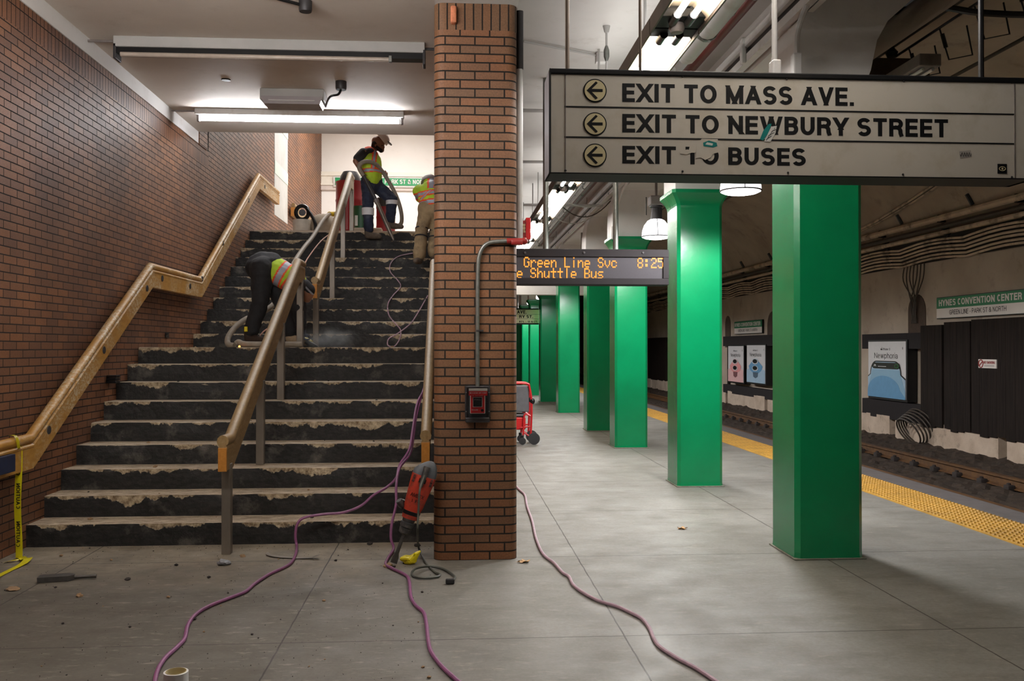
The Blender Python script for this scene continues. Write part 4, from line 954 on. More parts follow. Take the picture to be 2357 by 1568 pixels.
# curved conduits sweeping over the vault
for k, (dy, lab) in enumerate(((0, 'outer curved conduit sweeping up over the vault'), (.12, 'middle curved conduit sweeping up over the vault'), (.24, 'inner curved conduit sweeping up over the vault'))):
    pts = []
    for i in range(15):
        u = i / 14; s = .28 + .13 * u; x, z = vault(s, .05); pts.append((x, 19.5 + dy - 8.0 * u ** .6, z))
    tag(MB().tube(pts, .03, 7).build('vault_conduit', 'cable_beige' if k != 1 else 'cable_dark'), lab, 'conduit', 'curved conduits on the vault')
# hanging cable bundle over the niche, cable coil on the floor
q = aX(2105, 640, XT - .05)
t = thing('cable_bundle', 'bundle of thin dark cables hanging down to the arched niche', 'cable bundle', (XT - .05, q.y, 2.5))
for k in range(7):
    y = q.y + .35 - k * .12; pts = [(XT - .06, y, 3.14), (XT - .1, y - .03, 2.85), (XT - .07, q.y + .1 * math.sin(k * 2), 2.45), (XT - .05, q.y - .06 + .03 * k, 2.05)]
    MB().tube(smooth_path(pts), .011, 6).build('strand', 'cable_dark', t)
q = aX(2085, 985, 8.3)
t = thing('cable_coil', 'coil of dark cable lying below the poster frame by the wall', 'cable coil', (8.3, q.y, -.2))
for k in range(6):
    mb = MB(); r = .3 + .02 * k; mb.tube([(8.22 + .05 * k - .12 * math.sin(a), q.y - .25 + (r) * math.cos(a) * 1.2, .08 + r * .85 * math.sin(a) * .9 + .02 * k) for a in [i * math.pi / 16 for i in range(33)]], .016, 6); mb.build('loop', 'cable_dark', t)
# overhead wire ladder with loops, feeder rods, boxes under the crown of the vault
x, z = 4.87, 4.94
t = thing('overhead_wire_support', 'overhead support rail with a row of hanging wire loops above the track', 'overhead wire', (x, 10, z))
MB().box((x - .05, 3, z), (x + .05, 40, z + .03)).build('rail', 'black_metal', t); MB().cyl((x + .06, 3, z - .1), (x + .06, 40, z - .1), .014, 6).build('messenger_wire', 'black_metal', t)
for k in range(16):
    y = 5.2 + k * .62
    mb = MB().tube([(x + .06, y, z - .1), (x + .16, y, z - .42), (x + .42, y + .02, z - .36), (x + .36, y + .02, z - .06)], .009, 5); mb.cyl((x + .09, y, z - .16), (x + .13, y, z - .3), .02, 6); mb.build('loop', 'black_metal', t)
for k in range(5): MB().lathe((x + .0, 6 + k * 1.9, z - .12), [(0, .05), (.05, .07), (.1, .03), (.14, .03)], 8).build('insulator', 'black_metal', t)
t = thing('trolley_wire', 'single contact wire with black insulator under the vault at top right', 'overhead wire', (5.98, 10, 4.84))
MB().cyl((5.98, 2, 4.84), (5.98, 40, 4.84), .022, 8).build('wire', 'cable_dark', t); mb = MB().bevbox((5.82, 7.95, 5.0), (6.14, 8.15, 5.1), .02); mb.lathe((5.98, 8.05, 4.78), [(0, .05), (.1, .08), (.16, .05), (.24, .06)], 10); mb.build('insulator', 'black_metal', t)
pts = [(3.6, 7.9, 4.52), (4.2, 7.8, 4.62), (4.6, 7.6, 4.5), (5.2, 7.6, 4.52), (5.7, 7.6, 4.75), (7.2, 7.6, 4.9)]
tag(MB().tube(smooth_path(pts), .03, 8).build('feeder_cable', 'black_metal'), 'thick black feeder cable crossing under the vault crown', 'cable')
t = thing('duct_box', 'dark box with grey strip hanging under the vault behind the exit sign', 'box', (4.9, 9.6, 4.3))
MB().bevbox((4.45, 9.6, 4.55), (5.2, 10.6, 4.75), .01).build('upper_box', 'niche_brown', t); MB().bevbox((3.7, 9.4, 4.38), (5.6, 9.5, 4.46), .006).build('cross_bar', 'dark_grey_metal', t); MB().bevbox((4.75, 9.0, 4.2), (5.55, 9.35, 4.36), .008).build('grey_panel', 'fixture_grey', t)
t = thing('unlit_strip_light', 'unlit grey strip light under the vault right of the white arch', 'ceiling light', (4.6, 9.0, 4.3))
MB().bevbox((4.5, 8.5, 4.32), (4.72, 9.6, 4.44), .01).build('housing', 'fixture_grey', t)
for dx in (.04, .14): MB().cyl((4.5 + dx + .02, 8.55, 4.3), (4.5 + dx + .02, 9.55, 4.3), .016, 8).build('tube', 'white_paint', t)

# ================================================================ HALL CEILING LIGHTS
def hall_fixture(x0, x1, y, label, glow, dz=0):
    t = thing('fluorescent_fixture', label, 'ceiling light', ((x0 + x1) / 2, y, 4.3))
    MB().bevbox((x0, y - .05, 4.415 - dz), (x1, y + .07, 4.49 - dz), .01).build('housing', 'white_paint', t)
    MB().cyl((x0 + .06, y, 4.37 - dz), (x1 - .06, y, 4.37 - dz), .024, 12).build('tube', glow, t)
    for x in (x0 + .02, x1 - .04): MB().bevbox((x, y - .025, 4.335 - dz), (x + .03, y + .025, 4.43 - dz), .006).build('lamp_holder', 'fixture_grey', t)
    if dz:
        MB().cyl((x0 + .06, y, 4.56 - dz), (x1 - .06, y, 4.56 - dz), .024, 12).build('upper_tube', glow, t)  # second tube added above the housing to brighten the ceiling
        for x in (x0 + .4, x1 - .4): MB().cyl((x, y, 4.48 - dz), (x, y, 4.5), .01, 8).build('hanger_rod', 'fixture_grey', t)
    else: MB().box((XW + .02, y - .005, 4.455), (x0, y + .01, 4.47)).build('conduit', 'fixture_grey', t)
a, b = aZ(450, 269, 4.375), aZ(925, 283, 4.375)
hall_fixture(a.x - .02, b.x + .03, (a.y + b.y) / 2, 'glowing single tube fixture on the ceiling edge above the stairs', 'hall_tube_glow')
hall_fixture(-3.0, -.5, 4.7, 'unseen hanging tube fixture added as fill light in the hall before the stairs', 'hall_fill_glow', .75)  # unseen fixture added as fill for the hall, pier and stairs
def unlit():
    Z = 4.4; a, b = aZ(256, 100, Z), aZ(978, 122, Z); y = (a.y + b.y) / 2; x0, x1 = a.x, b.x
    t = thing('fluorescent_fixture', 'unlit long fixture with bare dead tube across the hall ceiling', 'ceiling light', ((x0 + x1) / 2, y, 4.3))
    MB().bevbox((x0, y, 4.39), (x1, y + .16, 4.49), .006).build('housing', 'grey_paint', t)
    MB().box((x0 + .01, y + .02, 4.335), (x1 - .01, y + .14, 4.39)).build('ballast_channel', 'black_metal', t)
    MB().cyl((x0 + .06, y + .03, 4.325), (x1 - .34, y + .03, 4.325), .022, 12).build('dead_tube', mat('dead_tube', (186, 172, 160), .2, var=.08) and 'dead_tube', t)
    for x in (x0, x1 - .02): MB().bevbox((x, y, 4.28), (x + .025, y + .15, 4.42), .004).build('end_plate', 'dark_grey_metal', t)
    MB().bevbox((x1 - .34, y + .01, 4.3), (x1 - .31, y + .05, 4.36), .004).build('lamp_holder', 'galvanised', t)
    MB().cyl((XW + .01, y + .08, 4.46), (x0, y + .08, 4.46), .012, 8).build('conduit', 'fixture_grey', t); MB().cyl((x1, y + .08, 4.45), (-.1, y + .08, 4.45), .014, 8).build('conduit', 'dark_grey_metal', t)
unlit()
a, b = aZ(597, 228, 4.36), aZ(746, 232, 4.36); y = (a.y + b.y) / 2
t = thing('emergency_light', 'small boxed emergency light with clear cover on the hall ceiling', 'ceiling light', ((a.x + b.x) / 2, y, 4.3))
MB().bevbox((a.x, y, 4.36), (b.x, y + .3, 4.49), .012).build('housing', 'grey_paint', t)
MB().prism([(a.x + .01, y - .01, 4.4), (b.x - .01, y - .01, 4.4), (b.x - .05, y - .005, 4.315), (a.x + .05, y - .005, 4.315)], (0, .28, 0)).build('diffuser', mat('diffuser_grey', (172, 164, 166), .2, var=.05) and 'diffuser_grey', t)
MB().cyl((a.x + .1, y - .015, 4.35), (b.x - .1, y - .015, 4.35), .008, 8).build('trim_bar', 'white_paint', t)
c = aZ(785, 192, 4.47)
t2 = thing('junction_box', 'round dark junction box with short cable beside the emergency light', 'junction box', (c.x, c.y, 4.38))
MB().lathe((c.x, c.y, 4.4), [(0, .055), (.02, .06), (.09, .06)], 16).build('box_body', 'dark_grey_metal', t2); MB().tube(smooth_path([(c.x, c.y, 4.41), (c.x - .03, c.y, 4.35), (c.x - .12, c.y, 4.32), (b.x, y + .15, 4.33)]), .013, 8).build('cable', 'black_metal', t2)
c = aZ(703, 8, 4.47)
t2 = thing('junction_box', 'round dark junction box with conduit at the top edge of the hall ceiling', 'junction box', (c.x, c.y, 4.4))
MB().lathe((c.x, c.y, 4.4), [(0, .05), (.02, .055), (.09, .055)], 16).build('box_body', 'dark_grey_metal', t2); MB().cyl((c.x, c.y, 4.45), (c.x - .5, c.y - .3, 4.47), .014, 8).build('conduit', 'black_metal', t2)
c = aZ(520, 183, 4.489); tag(MB().lathe((c.x, c.y, 4.478), [(0, .045), (.004, .05), (.012, .05)], 16).build('ceiling_hole_disc', 'black_metal'), 'small round dark disc drawn as a hole in the hall ceiling', 'ceiling hole')  # flat black disc, the dark inside of a hole put into colour

# ================================================================ HANDRAILS
def rail_profile(w, h, capr):
    """cross section (x, z) with z=0 at the top of the round cap"""
    p = []
    for i in range(9):
        a = math.pi * (-.15 + 1.3 * i / 8); p.append((capr * math.cos(a), -capr + capr * math.sin(a)))
    p += [(-capr * .55, -capr * 1.75), (-w / 2 - .006, -capr * 2.1), (-w / 2 - .006, -capr * 2.4), (-w / 2, -capr * 2.6), (-w / 2, -h), (w / 2, -h), (w / 2, -capr * 2.6), (w / 2 + .006, -capr * 2.4), (w / 2 + .006, -capr * 2.1), (capr * .55, -capr * 1.75)]
    return p
def handrail(x, path, w, h, capr, label, posts=(), plugs=(), m='rail_wood', plug_side=1, cat='handrail', sq_ends=True, y0=None):
    t = thing('handrail', label, cat, (x, path[0][0], path[0][1] - h))
    pr = rail_profile(w, h, capr); k = 11
    cap = pr[:9] + [pr[9], pr[-1]]
    bd = [pr[9]] + pr[10:]
    def sweep(sec): return [[V((x + a, y, z + b)) for a, b in sec] for y, z in path]
    MB().rings(sweep(cap), 0, True, True).build('grip', m, t); MB().rings(sweep(bd), 0, True, False).build('board', m, t)
    for (y, zb, zt) in posts:
        MB().bevbox((x - .035, y - .035, zb), (x + .035, y + .035, zt), .004).build('post', 'steel_post', t)
    for (y, z) in plugs:
        MB().lathe((x + plug_side * (w / 2), y, z), [(-.004, .036), (.006, .034)], 18, axis=(1, 0, 0), smooth=False).build('bolt_plug', 'dark_grey_metal', t)
    return t
XR = XW + .11
pp = lambda px, py: (aX(px, py, XR).y, aX(px, py, XR).z)
w0 = pp(67, 998); p1 = pp(345, 608); p2 = pp(459, 634); p3 = pp(594, 398); p4 = pp(639, 428)
zl = (p1[1] + p2[1]) / 2
path = [(w0[0] - 1.2, w0[1] - .02), w0, (p1[0], zl), (p2[0], zl), p3, (p4[0], p3[1])]
pp = lambda px, py: (aX(px, py, XR + .038).y, aX(px, py, XR + .038).z)
pl = [pp(113, 990), pp(240, 806), pp(339, 664), pp(374, 641), pp(438, 659), pp(466, 642), pp(514, 560), pp(573, 462), pp(610, 430)]
handrail(XR, path, .07, .27, .042, 'long wooden zigzag handrail fixed to the brick wall', plugs=pl)
mb = MB()
for y, z in pl[:6]: mb.cyl((XW, y, z), (XR, y, z), .015, 8)
XC = -1.74
zt = .93
path = [(7.08, zt), (7.3, zt), (10.45, .97 + .547 * (10.45 - 7.45)), (10.78, .97 + .547 * 3.0)]
hz = path[2][1]
tl = handrail(XC, path, .055, .27, .045, 'lower wooden centre handrail on four steel posts', posts=[(7.22, 0, .7), (8.46, RISE * 3, 1.3), (9.45, RISE * 6, 1.85), (10.62, RISE * 9, hz - .25)], m='centre_rail_wood')
MB().bevbox((XC - .032, 7.065, zt - .275), (XC + .032, 7.085, zt - .095), .003).build('end_block', 'rail_end_wood', tl)
MB().bevbox((XC - .03, 10.775, hz - .27), (XC + .03, 10.79, hz - .09), .003).build('end_block', 'rail_end_wood', tl)
a = aX(730, 640, XC); u0 = (11.75, 2.53); up = 3.62 + .98
s0 = .56
path = [(11.72, 2.5), (11.95, 2.5), (15.7, up), (16.1, up)]
tu = handrail(XC, path, .055, .27, .045, 'upper wooden centre handrail climbing to the top landing', posts=[(11.85, RISE * 9, 2.3), (13.45, RISE * 13, 3.1), (14.75, RISE * 17, 3.85), (16.0, TOPZ, up - .25)], m='centre_rail_wood')
MB().bevbox((XC - .032, 11.705, 2.5 - .275), (XC + .032, 11.725, 2.5 - .095), .003).build('end_block', 'rail_end_wood', tu)
zr = .95
tr = handrail(-.205, [(7.2, zr), (7.4, zr), (10.5, zr + .547 * 3.05), (12.2, zr + .547 * 3.05)], .06, .27, .045, 'wooden wall handrail half hidden behind the brick pier', m='centre_rail_wood')
MB().bevbox((-.205 - .033, 7.185, zr - .275), (-.205 + .033, 7.205, zr - .095), .003).build('end_block', 'rail_end_wood', tr)
ph = aX(663, 470, XR)
tl2 = handrail(XW + .09, [(19.3, 4.62), (23.5, 4.62)], .09, .27, .04, 'short wooden handrail on the upper lobby brick wall', m='centre_rail_wood')
MB().bevbox((XW + .09 - .048, 19.28, 4.62 - .275), (XW + .09 + .048, 19.3, 4.62 - .095), .003).build('end_block', 'rail_end_wood', tl2)

# ================================================================ FIRE ALARM CALL POINT ON THE PIER
Y = 6.88; q = lambda x, y: aY(x, y, Y)
a, b = q(1070, 972), q(1128, 888)
t = thing('fire_alarm_call_point', 'red fire alarm pull box under a clear cover on the brick pier', 'fire alarm', ((a.x + b.x) / 2, Y, a.z))
W_, H_ = b.x - a.x, b.z - a.z
P = lambda u, v: (a.x + W_ * u, a.z + H_ * v)
mb = MB(); g = .09
mb.bevbox((a.x, Y - .035, a.z + H_ * .14), (a.x + W_ * g, Y, b.z), .006); mb.bevbox((b.x - W_ * g, Y - .035, a.z + H_ * .14), (b.x, Y, b.z), .006); mb.bevbox((a.x, Y - .035, b.z - H_ * .06), (b.x, Y, b.z), .006)
mb.bevbox((a.x + W_ * .02, Y - .05, a.z), (b.x - W_ * .02, Y, a.z + H_ * .14), .008); mb.box((a.x + .01, Y - .006, a.z + .01), (b.x - .01, Y, b.z - .01)); mb.build('cover_frame', 'dark_grey_metal', t)
x0, z0 = P(.12, .14); x1, z1 = P(.88, .93)
MB().bevbox((x0, Y - .075, z0), (x1, Y - .072, z1), .001).build('clear_cover', 'clear_cover', t)
x0, z0 = P(.15, .74); x1, z1 = P(.88, .93); bd = MB().box((x0, Y - .07, z0), (x1, Y - .06, z1 - .018)).build('red_band', 'bright_red', t)
MB().box((x0, Y - .07, z1 - .018), (x1, Y - .05, z1)).build('band_top', 'sign_face', bd)
letters('IN CASE OF FIRE', x0 + .006, z0 + .016, x1 - .006, z0 + .024, (0, Y - .0705, 0), UX, UZ, 'white_paint', bd)
x0, z0 = P(.2, .24); x1, z1 = P(.8, .74)
MB().bevbox((x0, Y - .04, z0), (x1, Y - .01, z1), .006).build('backing_white', 'sign_face', t)
un = MB().bevbox((x0 + .004, Y - .045, z0 + .004), (x1 - .004, Y - .03, z1 + .03), .005).build('pull_station', 'bright_red', t)
letters('FIRE', x0 + .02, z1 - .004, x1 - .02, z1 + .014, (0, Y - .0455, 0), UX, UZ, 'sign_face', un)
MB().bevbox((x0 + .02, Y - .05, z0 + .05), (x1 - .022, Y - .04, z1 - .012), .003).build('pull_rim', 'sign_face', un); MB().bevbox((x0 + .023, Y - .06, z0 + .054), (x1 - .025, Y - .045, z1 - .015), .004).build('pull_handle', 'black_metal', un)
letters('PULL', x0 + .032, z1 - .035, x1 - .034, z1 - .026, (0, Y - .0605, 0), UX, UZ, 'fixture_grey', un); letters('FIRE ALARM', x0 + .012, z0 + .025, x1 - .055, z0 + .034, (0, Y - .0455, 0), UX, UZ, 'white_paint', un)
MB().lathe((x1 - .022, Y - .045, z0 + .026), [(-.006, .011), (0, .011)], 14, axis=(0, 1, 0)).build('reset_lock', 'black_metal', un)
mb = MB()
for u, v in ((.05, .82), (.95, .82), (.05, .3), (.95, .3)): x, z = P(u, v); mb.lathe((x, Y - .038, z), [(-.003, .004), (0, .005)], 8, axis=(0, 1, 0))
mb.build('screw', 'galvanised', t)
t = thing('alarm_conduit', 'grey conduit bending up the brick pier from the fire alarm box', 'conduit', (q(1099, 888).x, Y - .03, q(1099, 888).z))
pts = [q(1099, 890), q(1099, 700), q(1100, 620), q(1103, 590), q(1112, 570), q(1126, 560), q(1145, 557), q(1170, 556)]
MB().tube([(p.x, Y - .026, p.z) for p in smooth_path(pts, 6)], .0155, 12).build('conduit', 'galvanised', t)
c = q(1105, 762); mb = MB().bevbox((c.x - .03, Y - .045, c.z - .006), (c.x + .025, Y, c.z + .008), .003); mb.build('strap', 'dark_grey_metal', t)
c, d = q(1166, 556), q(1206, 556)
mb = MB().cyl((c.x, Y - .026, c.z), (d.x, Y - .026, d.z), .022, 12); mb.sphere((d.x, Y - .02, d.z), .028); mb.bevbox((c.x + .03, Y - .05, c.z - .028), (d.x - .01, Y + .02, c.z + .008), .008); mb.build('red_elbow_fitting', 'red_paint', t)
# lobby sign on the far wall
Y = 23.97; q = lambda x, y: aY(x, y, Y)
a, b = q(812, 428), q(1000, 412)
t = thing('lobby_station_sign', 'long green platform direction sign on the white wall of the upper lobby', 'sign', ((a.x + b.x) / 2, Y, a.z))
MB().box((a.x - .5, Y - .02, a.z - .03), (.2, Y + .02, b.z + .03)).build('border', 'white_paint', t); MB().box((a.x - .45, Y - .03, a.z + .015), (.16, Y, b.z)).build('panel', 'lobby_sign_green', t)

for txt, xa, xb in (('GREEN LINE', 805, 868), ('- PARK ST & NORTH', 879, 989)): c, d = q(xa, 424), q(xb, 414.5); letters(txt, c.x, c.z, d.x, d.z, (0, Y - .032, 0), UX, UZ, 'white_paint', t, bold=.2)
# ================================================================ PEOPLE
def body(name, caps, m, parent, voxel=.014, smooth=6, colour=None, factor=.6):
    """one continuous surface grown over tapered limbs. caps: (p0, p1, r0, r1)"""
    mb = MB()
    for p0, p1, r0, r1 in caps:
        p0, p1 = V(p0), V(p1); d = p1 - p0; L = max(d.length, 1e-4); ax = d / L
        pr = []
        for k in range(6): a = math.pi / 2 * (1 - k / 5); pr.append((-r0 * math.sin(a), max(r0 * math.cos(a), .002)))
        for k in range(6): a = math.pi / 2 * k / 5; pr.append((L + r1 * math.sin(a), max(r1 * math.cos(a), .002)))
        mb.lathe(p0, pr, 14, axis=ax)
    o = mb.build(name, m if isinstance(m, (list, tuple)) else [m], parent)
    r = o.modifiers.new('r', 'REMESH'); r.mode = 'VOXEL'; r.voxel_size = voxel
    s = o.modifiers.new('s', 'SMOOTH'); s.iterations = smooth; s.factor = factor
    dg = bpy.context.evaluated_depsgraph_get(); dg.update()
    me = bpy.data.meshes.new_from_object(o.evaluated_get(dg)); o.modifiers.clear(); old = o.data; o.data = me; bpy.data.meshes.remove(old)
    me.name = name
    for mm in (m if isinstance(m, (list, tuple)) else [m]):
        if MATS[mm].name not in [x.name for x in me.materials if x]: me.materials.append(MATS[mm])
    me.polygons.foreach_set('use_smooth', [True] * len(me.polygons))
    if name in ('trousers', 'sleeves', 'tee_shirt', 'vest'):          # cloth folds
        for v in me.vertices:
            p = v.co; f_ = noise.noise(V((p.x * 9, p.y * 9, p.z * 16))) + .5 * noise.noise(p * 31); v.co = p + v.normal * (f_ * {'vest': .005, 'tee_shirt': .003}.get(name, .01))
    if colour:
        off = wloc(o)
        for p in me.polygons: p.material_index = colour(p.center + off, p.normal)
    me.update(); return o
def shoe(mb_caps, heel, toe, r=.045):
    h, t_ = V(heel), V(toe); mb_caps += [(h, h.lerp(t_, .55), r, r * 1.05), (h.lerp(t_, .5), t_, r * 1.0, r * .8), (h + V((0, 0, r * .4)), h + V((0, 0, .13)), r * 1.05, r * 1.1)]
def hand(caps, wrist, d, across, out=None, curl=.5, s=1.0):
    """palm, four unequal bent fingers and a thumb leaving the side of the palm"""
    w_, d, c = V(wrist), V(d).normalized(), V(across).normalized(); nrm = d.cross(c).normalized()
    pc = w_ + d * .05 * s
    for k in range(4):
        o = (k - 1.5) * .021 * s; b0 = w_ + c * o * .7 + d * .015 * s; b1 = w_ + c * o + d * .09 * s
        caps.append((b0, b1, .016 * s, .014 * s))
        ln = (.062, .075, .07, .055)[k] * s; m1 = b1 + (d * (1 - curl * .5) + nrm * curl).normalized() * ln * .55; m2 = m1 + (d * (.6 - curl) + nrm * (curl * 1.4)).normalized() * ln * .5
        caps += [(b1, m1, .0105 * s, .0095 * s), (m1, m2, .0095 * s, .008 * s)]
    th0 = w_ + c * .025 * s + d * .03 * s; th1 = th0 + (c * .9 + d * .6 + nrm * .4).normalized() * .042 * s; th2 = th1 + (d * .8 + nrm * .7).normalized() * .03 * s
    caps += [(th0, th1, .014 * s, .0115 * s), (th1, th2, .0115 * s, .009 * s)]
def stripe(name, m, poly, parent, th=.006):
    pass
# --- standing worker with the vacuum wand, facing right, head bent down
WY = 15.45
def wq1(x, y, dy=0): return aY(x, y, WY + dy)
def worker_standing():
    t = thing('person', 'standing person in hard hat and hi-vis vest holding a vacuum wand at the stair top', 'person', (wq1(850, 545).x, WY, wq1(850, 545).z))
    q = wq1
    hipn, hipf = q(848, 428, -.06), q(864, 426, .1)
    kn, an = q(847, 482, -.14), q(849, 530, -.12)
    kf, af = q(902, 459, .02), q(899, 509, .04)
    neck, head = q(857, 346), q(871, 330)
    shn, shf = q(836, 352, -.17), q(850, 350, .17)
    eln, wrn = q(818, 371, -.27), q(836, 401, -.24)
    elf, wrf = q(868, 385, .26), q(886, 399, .2)
    caps = [(q(855, 425), q(850, 375), .13, .14), (q(850, 375), q(850, 355), .14, .12), (shn, shf, .08, .08), (q(852, 352), neck, .07, .062), (neck, q(866, 338), .06, .06)]
    caps += [(hipn, kn, .09, .062), (kn, an, .06, .045), (hipf, kf, .09, .062), (kf, af, .06, .045)]
    caps += [(shn, eln, .056, .043), (eln, wrn, .045, .032), (shf, elf, .054, .042), (elf, wrf, .042, .031)]
    # head: skull, jaw, nose, brow, ear
    caps += [(q(868, 326), q(874, 329), .094, .088), (q(870, 336), q(878, 345), .074, .05), (q(880, 334), q(883.5, 339), .018, .02), (q(879, 331), q(881, 332, -.03), .02, .018), (q(879, 343), q(881, 343.5, 0), .026, .02), (q(864, 334, -.085), q(864, 337, -.09), .018, .013), (q(864, 334, .085), q(864, 337, .09), .018, .013)]
    hand(caps, wrn, q(840, 416, -.22) - wrn, (0, .25, .3), curl=.75, s=1.05)
    hand(caps, wrf, q(893, 404, .1) - wrf, (0, -.2, .5), curl=.8, s=1.05)
    body('body', caps, 'skin_brown', t, .011, 4)
    mb = MB()
    for dy in (-.045, .02): c = q(879.5, 335, dy); mb.sphere(c, .013)
    mb.build('eyes', 'black_metal', t)
    body('beard', [(q(866, 338, -.06), q(877, 347, -.03), .03, .036), (q(877, 347, -.03), q(877, 347, .03), .036, .036), (q(866, 338, .06), q(877, 347, .03), .03, .036), (q(862, 331, -.05), q(860, 338, -.02), .05, .045), (q(862, 331, .05), q(860, 338, .02), .05, .045)], 'beard_black', t, .011, 4)
    # hard hat tipped forward
    c = q(879, 321); ax = V((.78, -.05, .62)).normalized()
    hb = MB().lathe(c, [(-.01, .128), (.0, .13), (.05, .122), (.09, .1), (.115, .06), (.125, .01)], 24, axis=ax); hb.build('hard_hat', 'hat_white', t)
    b0 = c + V((.1, 0, -.055)); brim = MB().prism([b0 + V((0, -.09, 0)), b0 + V((.05, -.065, -.035)), b0 + V((.065, 0, -.045)), b0 + V((.05, .065, -.035)), b0 + V((0, .09, 0))], V((.008, 0, .012))); brim.build('hat_brim', 'dark_grey_metal', t)
    body('tee_shirt', [(shn, shn.lerp(eln, .7), .082, .078), (shf, shf.lerp(elf, .7), .08, .074), (q(850, 352, -.1), q(850, 352, .1), .1, .1), (q(850, 360), q(852, 415), .146, .138)], 'shirt_charcoal', t, .014, 5)
    def vcol(p, n):
        d = (p - q(850, 352)).dot(V((.05, 0, -1)))
        cx = p.x - q(853, 380).x
        if .29 < d < .36: return 2 if .305 < d < .345 else 1
        if d < .29 and .02 < cx + (.29 - d) * -.1 < .1: return 2 if .042 < cx + (.29 - d) * -.1 < .078 else 1
        if d < .05: return 1
        if d > .55: return 1
        return 0
    body('vest', [(q(849, 352, -.08), q(849, 352, .08), .112, .112), (q(852, 362, -.05), q(854, 412, -.05), .15, .146), (q(852, 362, .06), q(854, 412, .06), .15, .146), (q(860, 372), q(862, 405), .135, .13)], ['hi_vis_yellow', 'hi_vis_orange', 'reflective_grey'], t, .012, 5, vcol)
    body('trousers', [(q(851, 418, -.03), q(860, 416, .06), .15, .15), (q(850, 430, -.03), q(862, 428, .06), .142, .142), (hipn, kn, .118, .092), (kn, an + V((0, 0, .02)), .092, .082), (hipf, kf, .122, .096), (kf, af + V((0, 0, .02)), .094, .08)], 'navy_denim', t, .014, 5)
    for k, (a, b) in enumerate(((kn + V((0, 0, .02)), kn - V((0, 0, .1))), (kf - V((0, 0, .02)), kf - V((0, 0, .09))))): MB().lathe(a, [(0, .103), ((a - b).length, .101)], 18, axis=b - a, caps=False).build('knee_band', 'white_cloth', t)
    cs = []; shoe(cs, an + V((-.02, 0, -.085)), q(873, 544, -.16), .052); body('boot', cs, 'dusty_boot', t, .012, 4)
    cs = []; shoe(cs, af + V((-.02, 0, -.075)), q(924, 522, .02), .052); body('boot', cs, 'dusty_boot', t, .012, 4)
    return t
worker_standing()
# vacuum wand and hose
t = thing('vacuum_wand', 'grey vacuum wand with a thick ribbed hose looping around the standing person', 'vacuum wand', aY(905, 553, 15.0))
a, b, c_ = aY(837, 405, WY - .3), aY(867, 464, WY - .33), aY(906, 553, 15.0)
MB().tube([a, b], .03, 12).build('upper_tube', 'dark_grey_metal', t); MB().tube([b, b.lerp(c_, .06), c_.lerp(b, .2), c_], .03, 12, radii=[.036, .034, .034, .012]).build('nozzle_tube', 'steel_post', t); MB().cyl(a.lerp(b, .92), b.lerp(c_, .03), .042, 14).build('coupling', 'fixture_grey', t)
hp = [(836, 404, -.3), (826, 385, -.34), (834, 374, -.36), (850, 372, -.3), (866, 379, -.18), (878, 392, -.02), (890, 410, .06), (904, 434, .06), (917, 464, .06), (924, 492, .1), (924, 512, .2), (917, 520, .35)]
MB().tube(smooth_path([aY(x, y, WY + d) for x, y, d in hp], 8), .034, 12).build('hose', 'hose_grey', t)

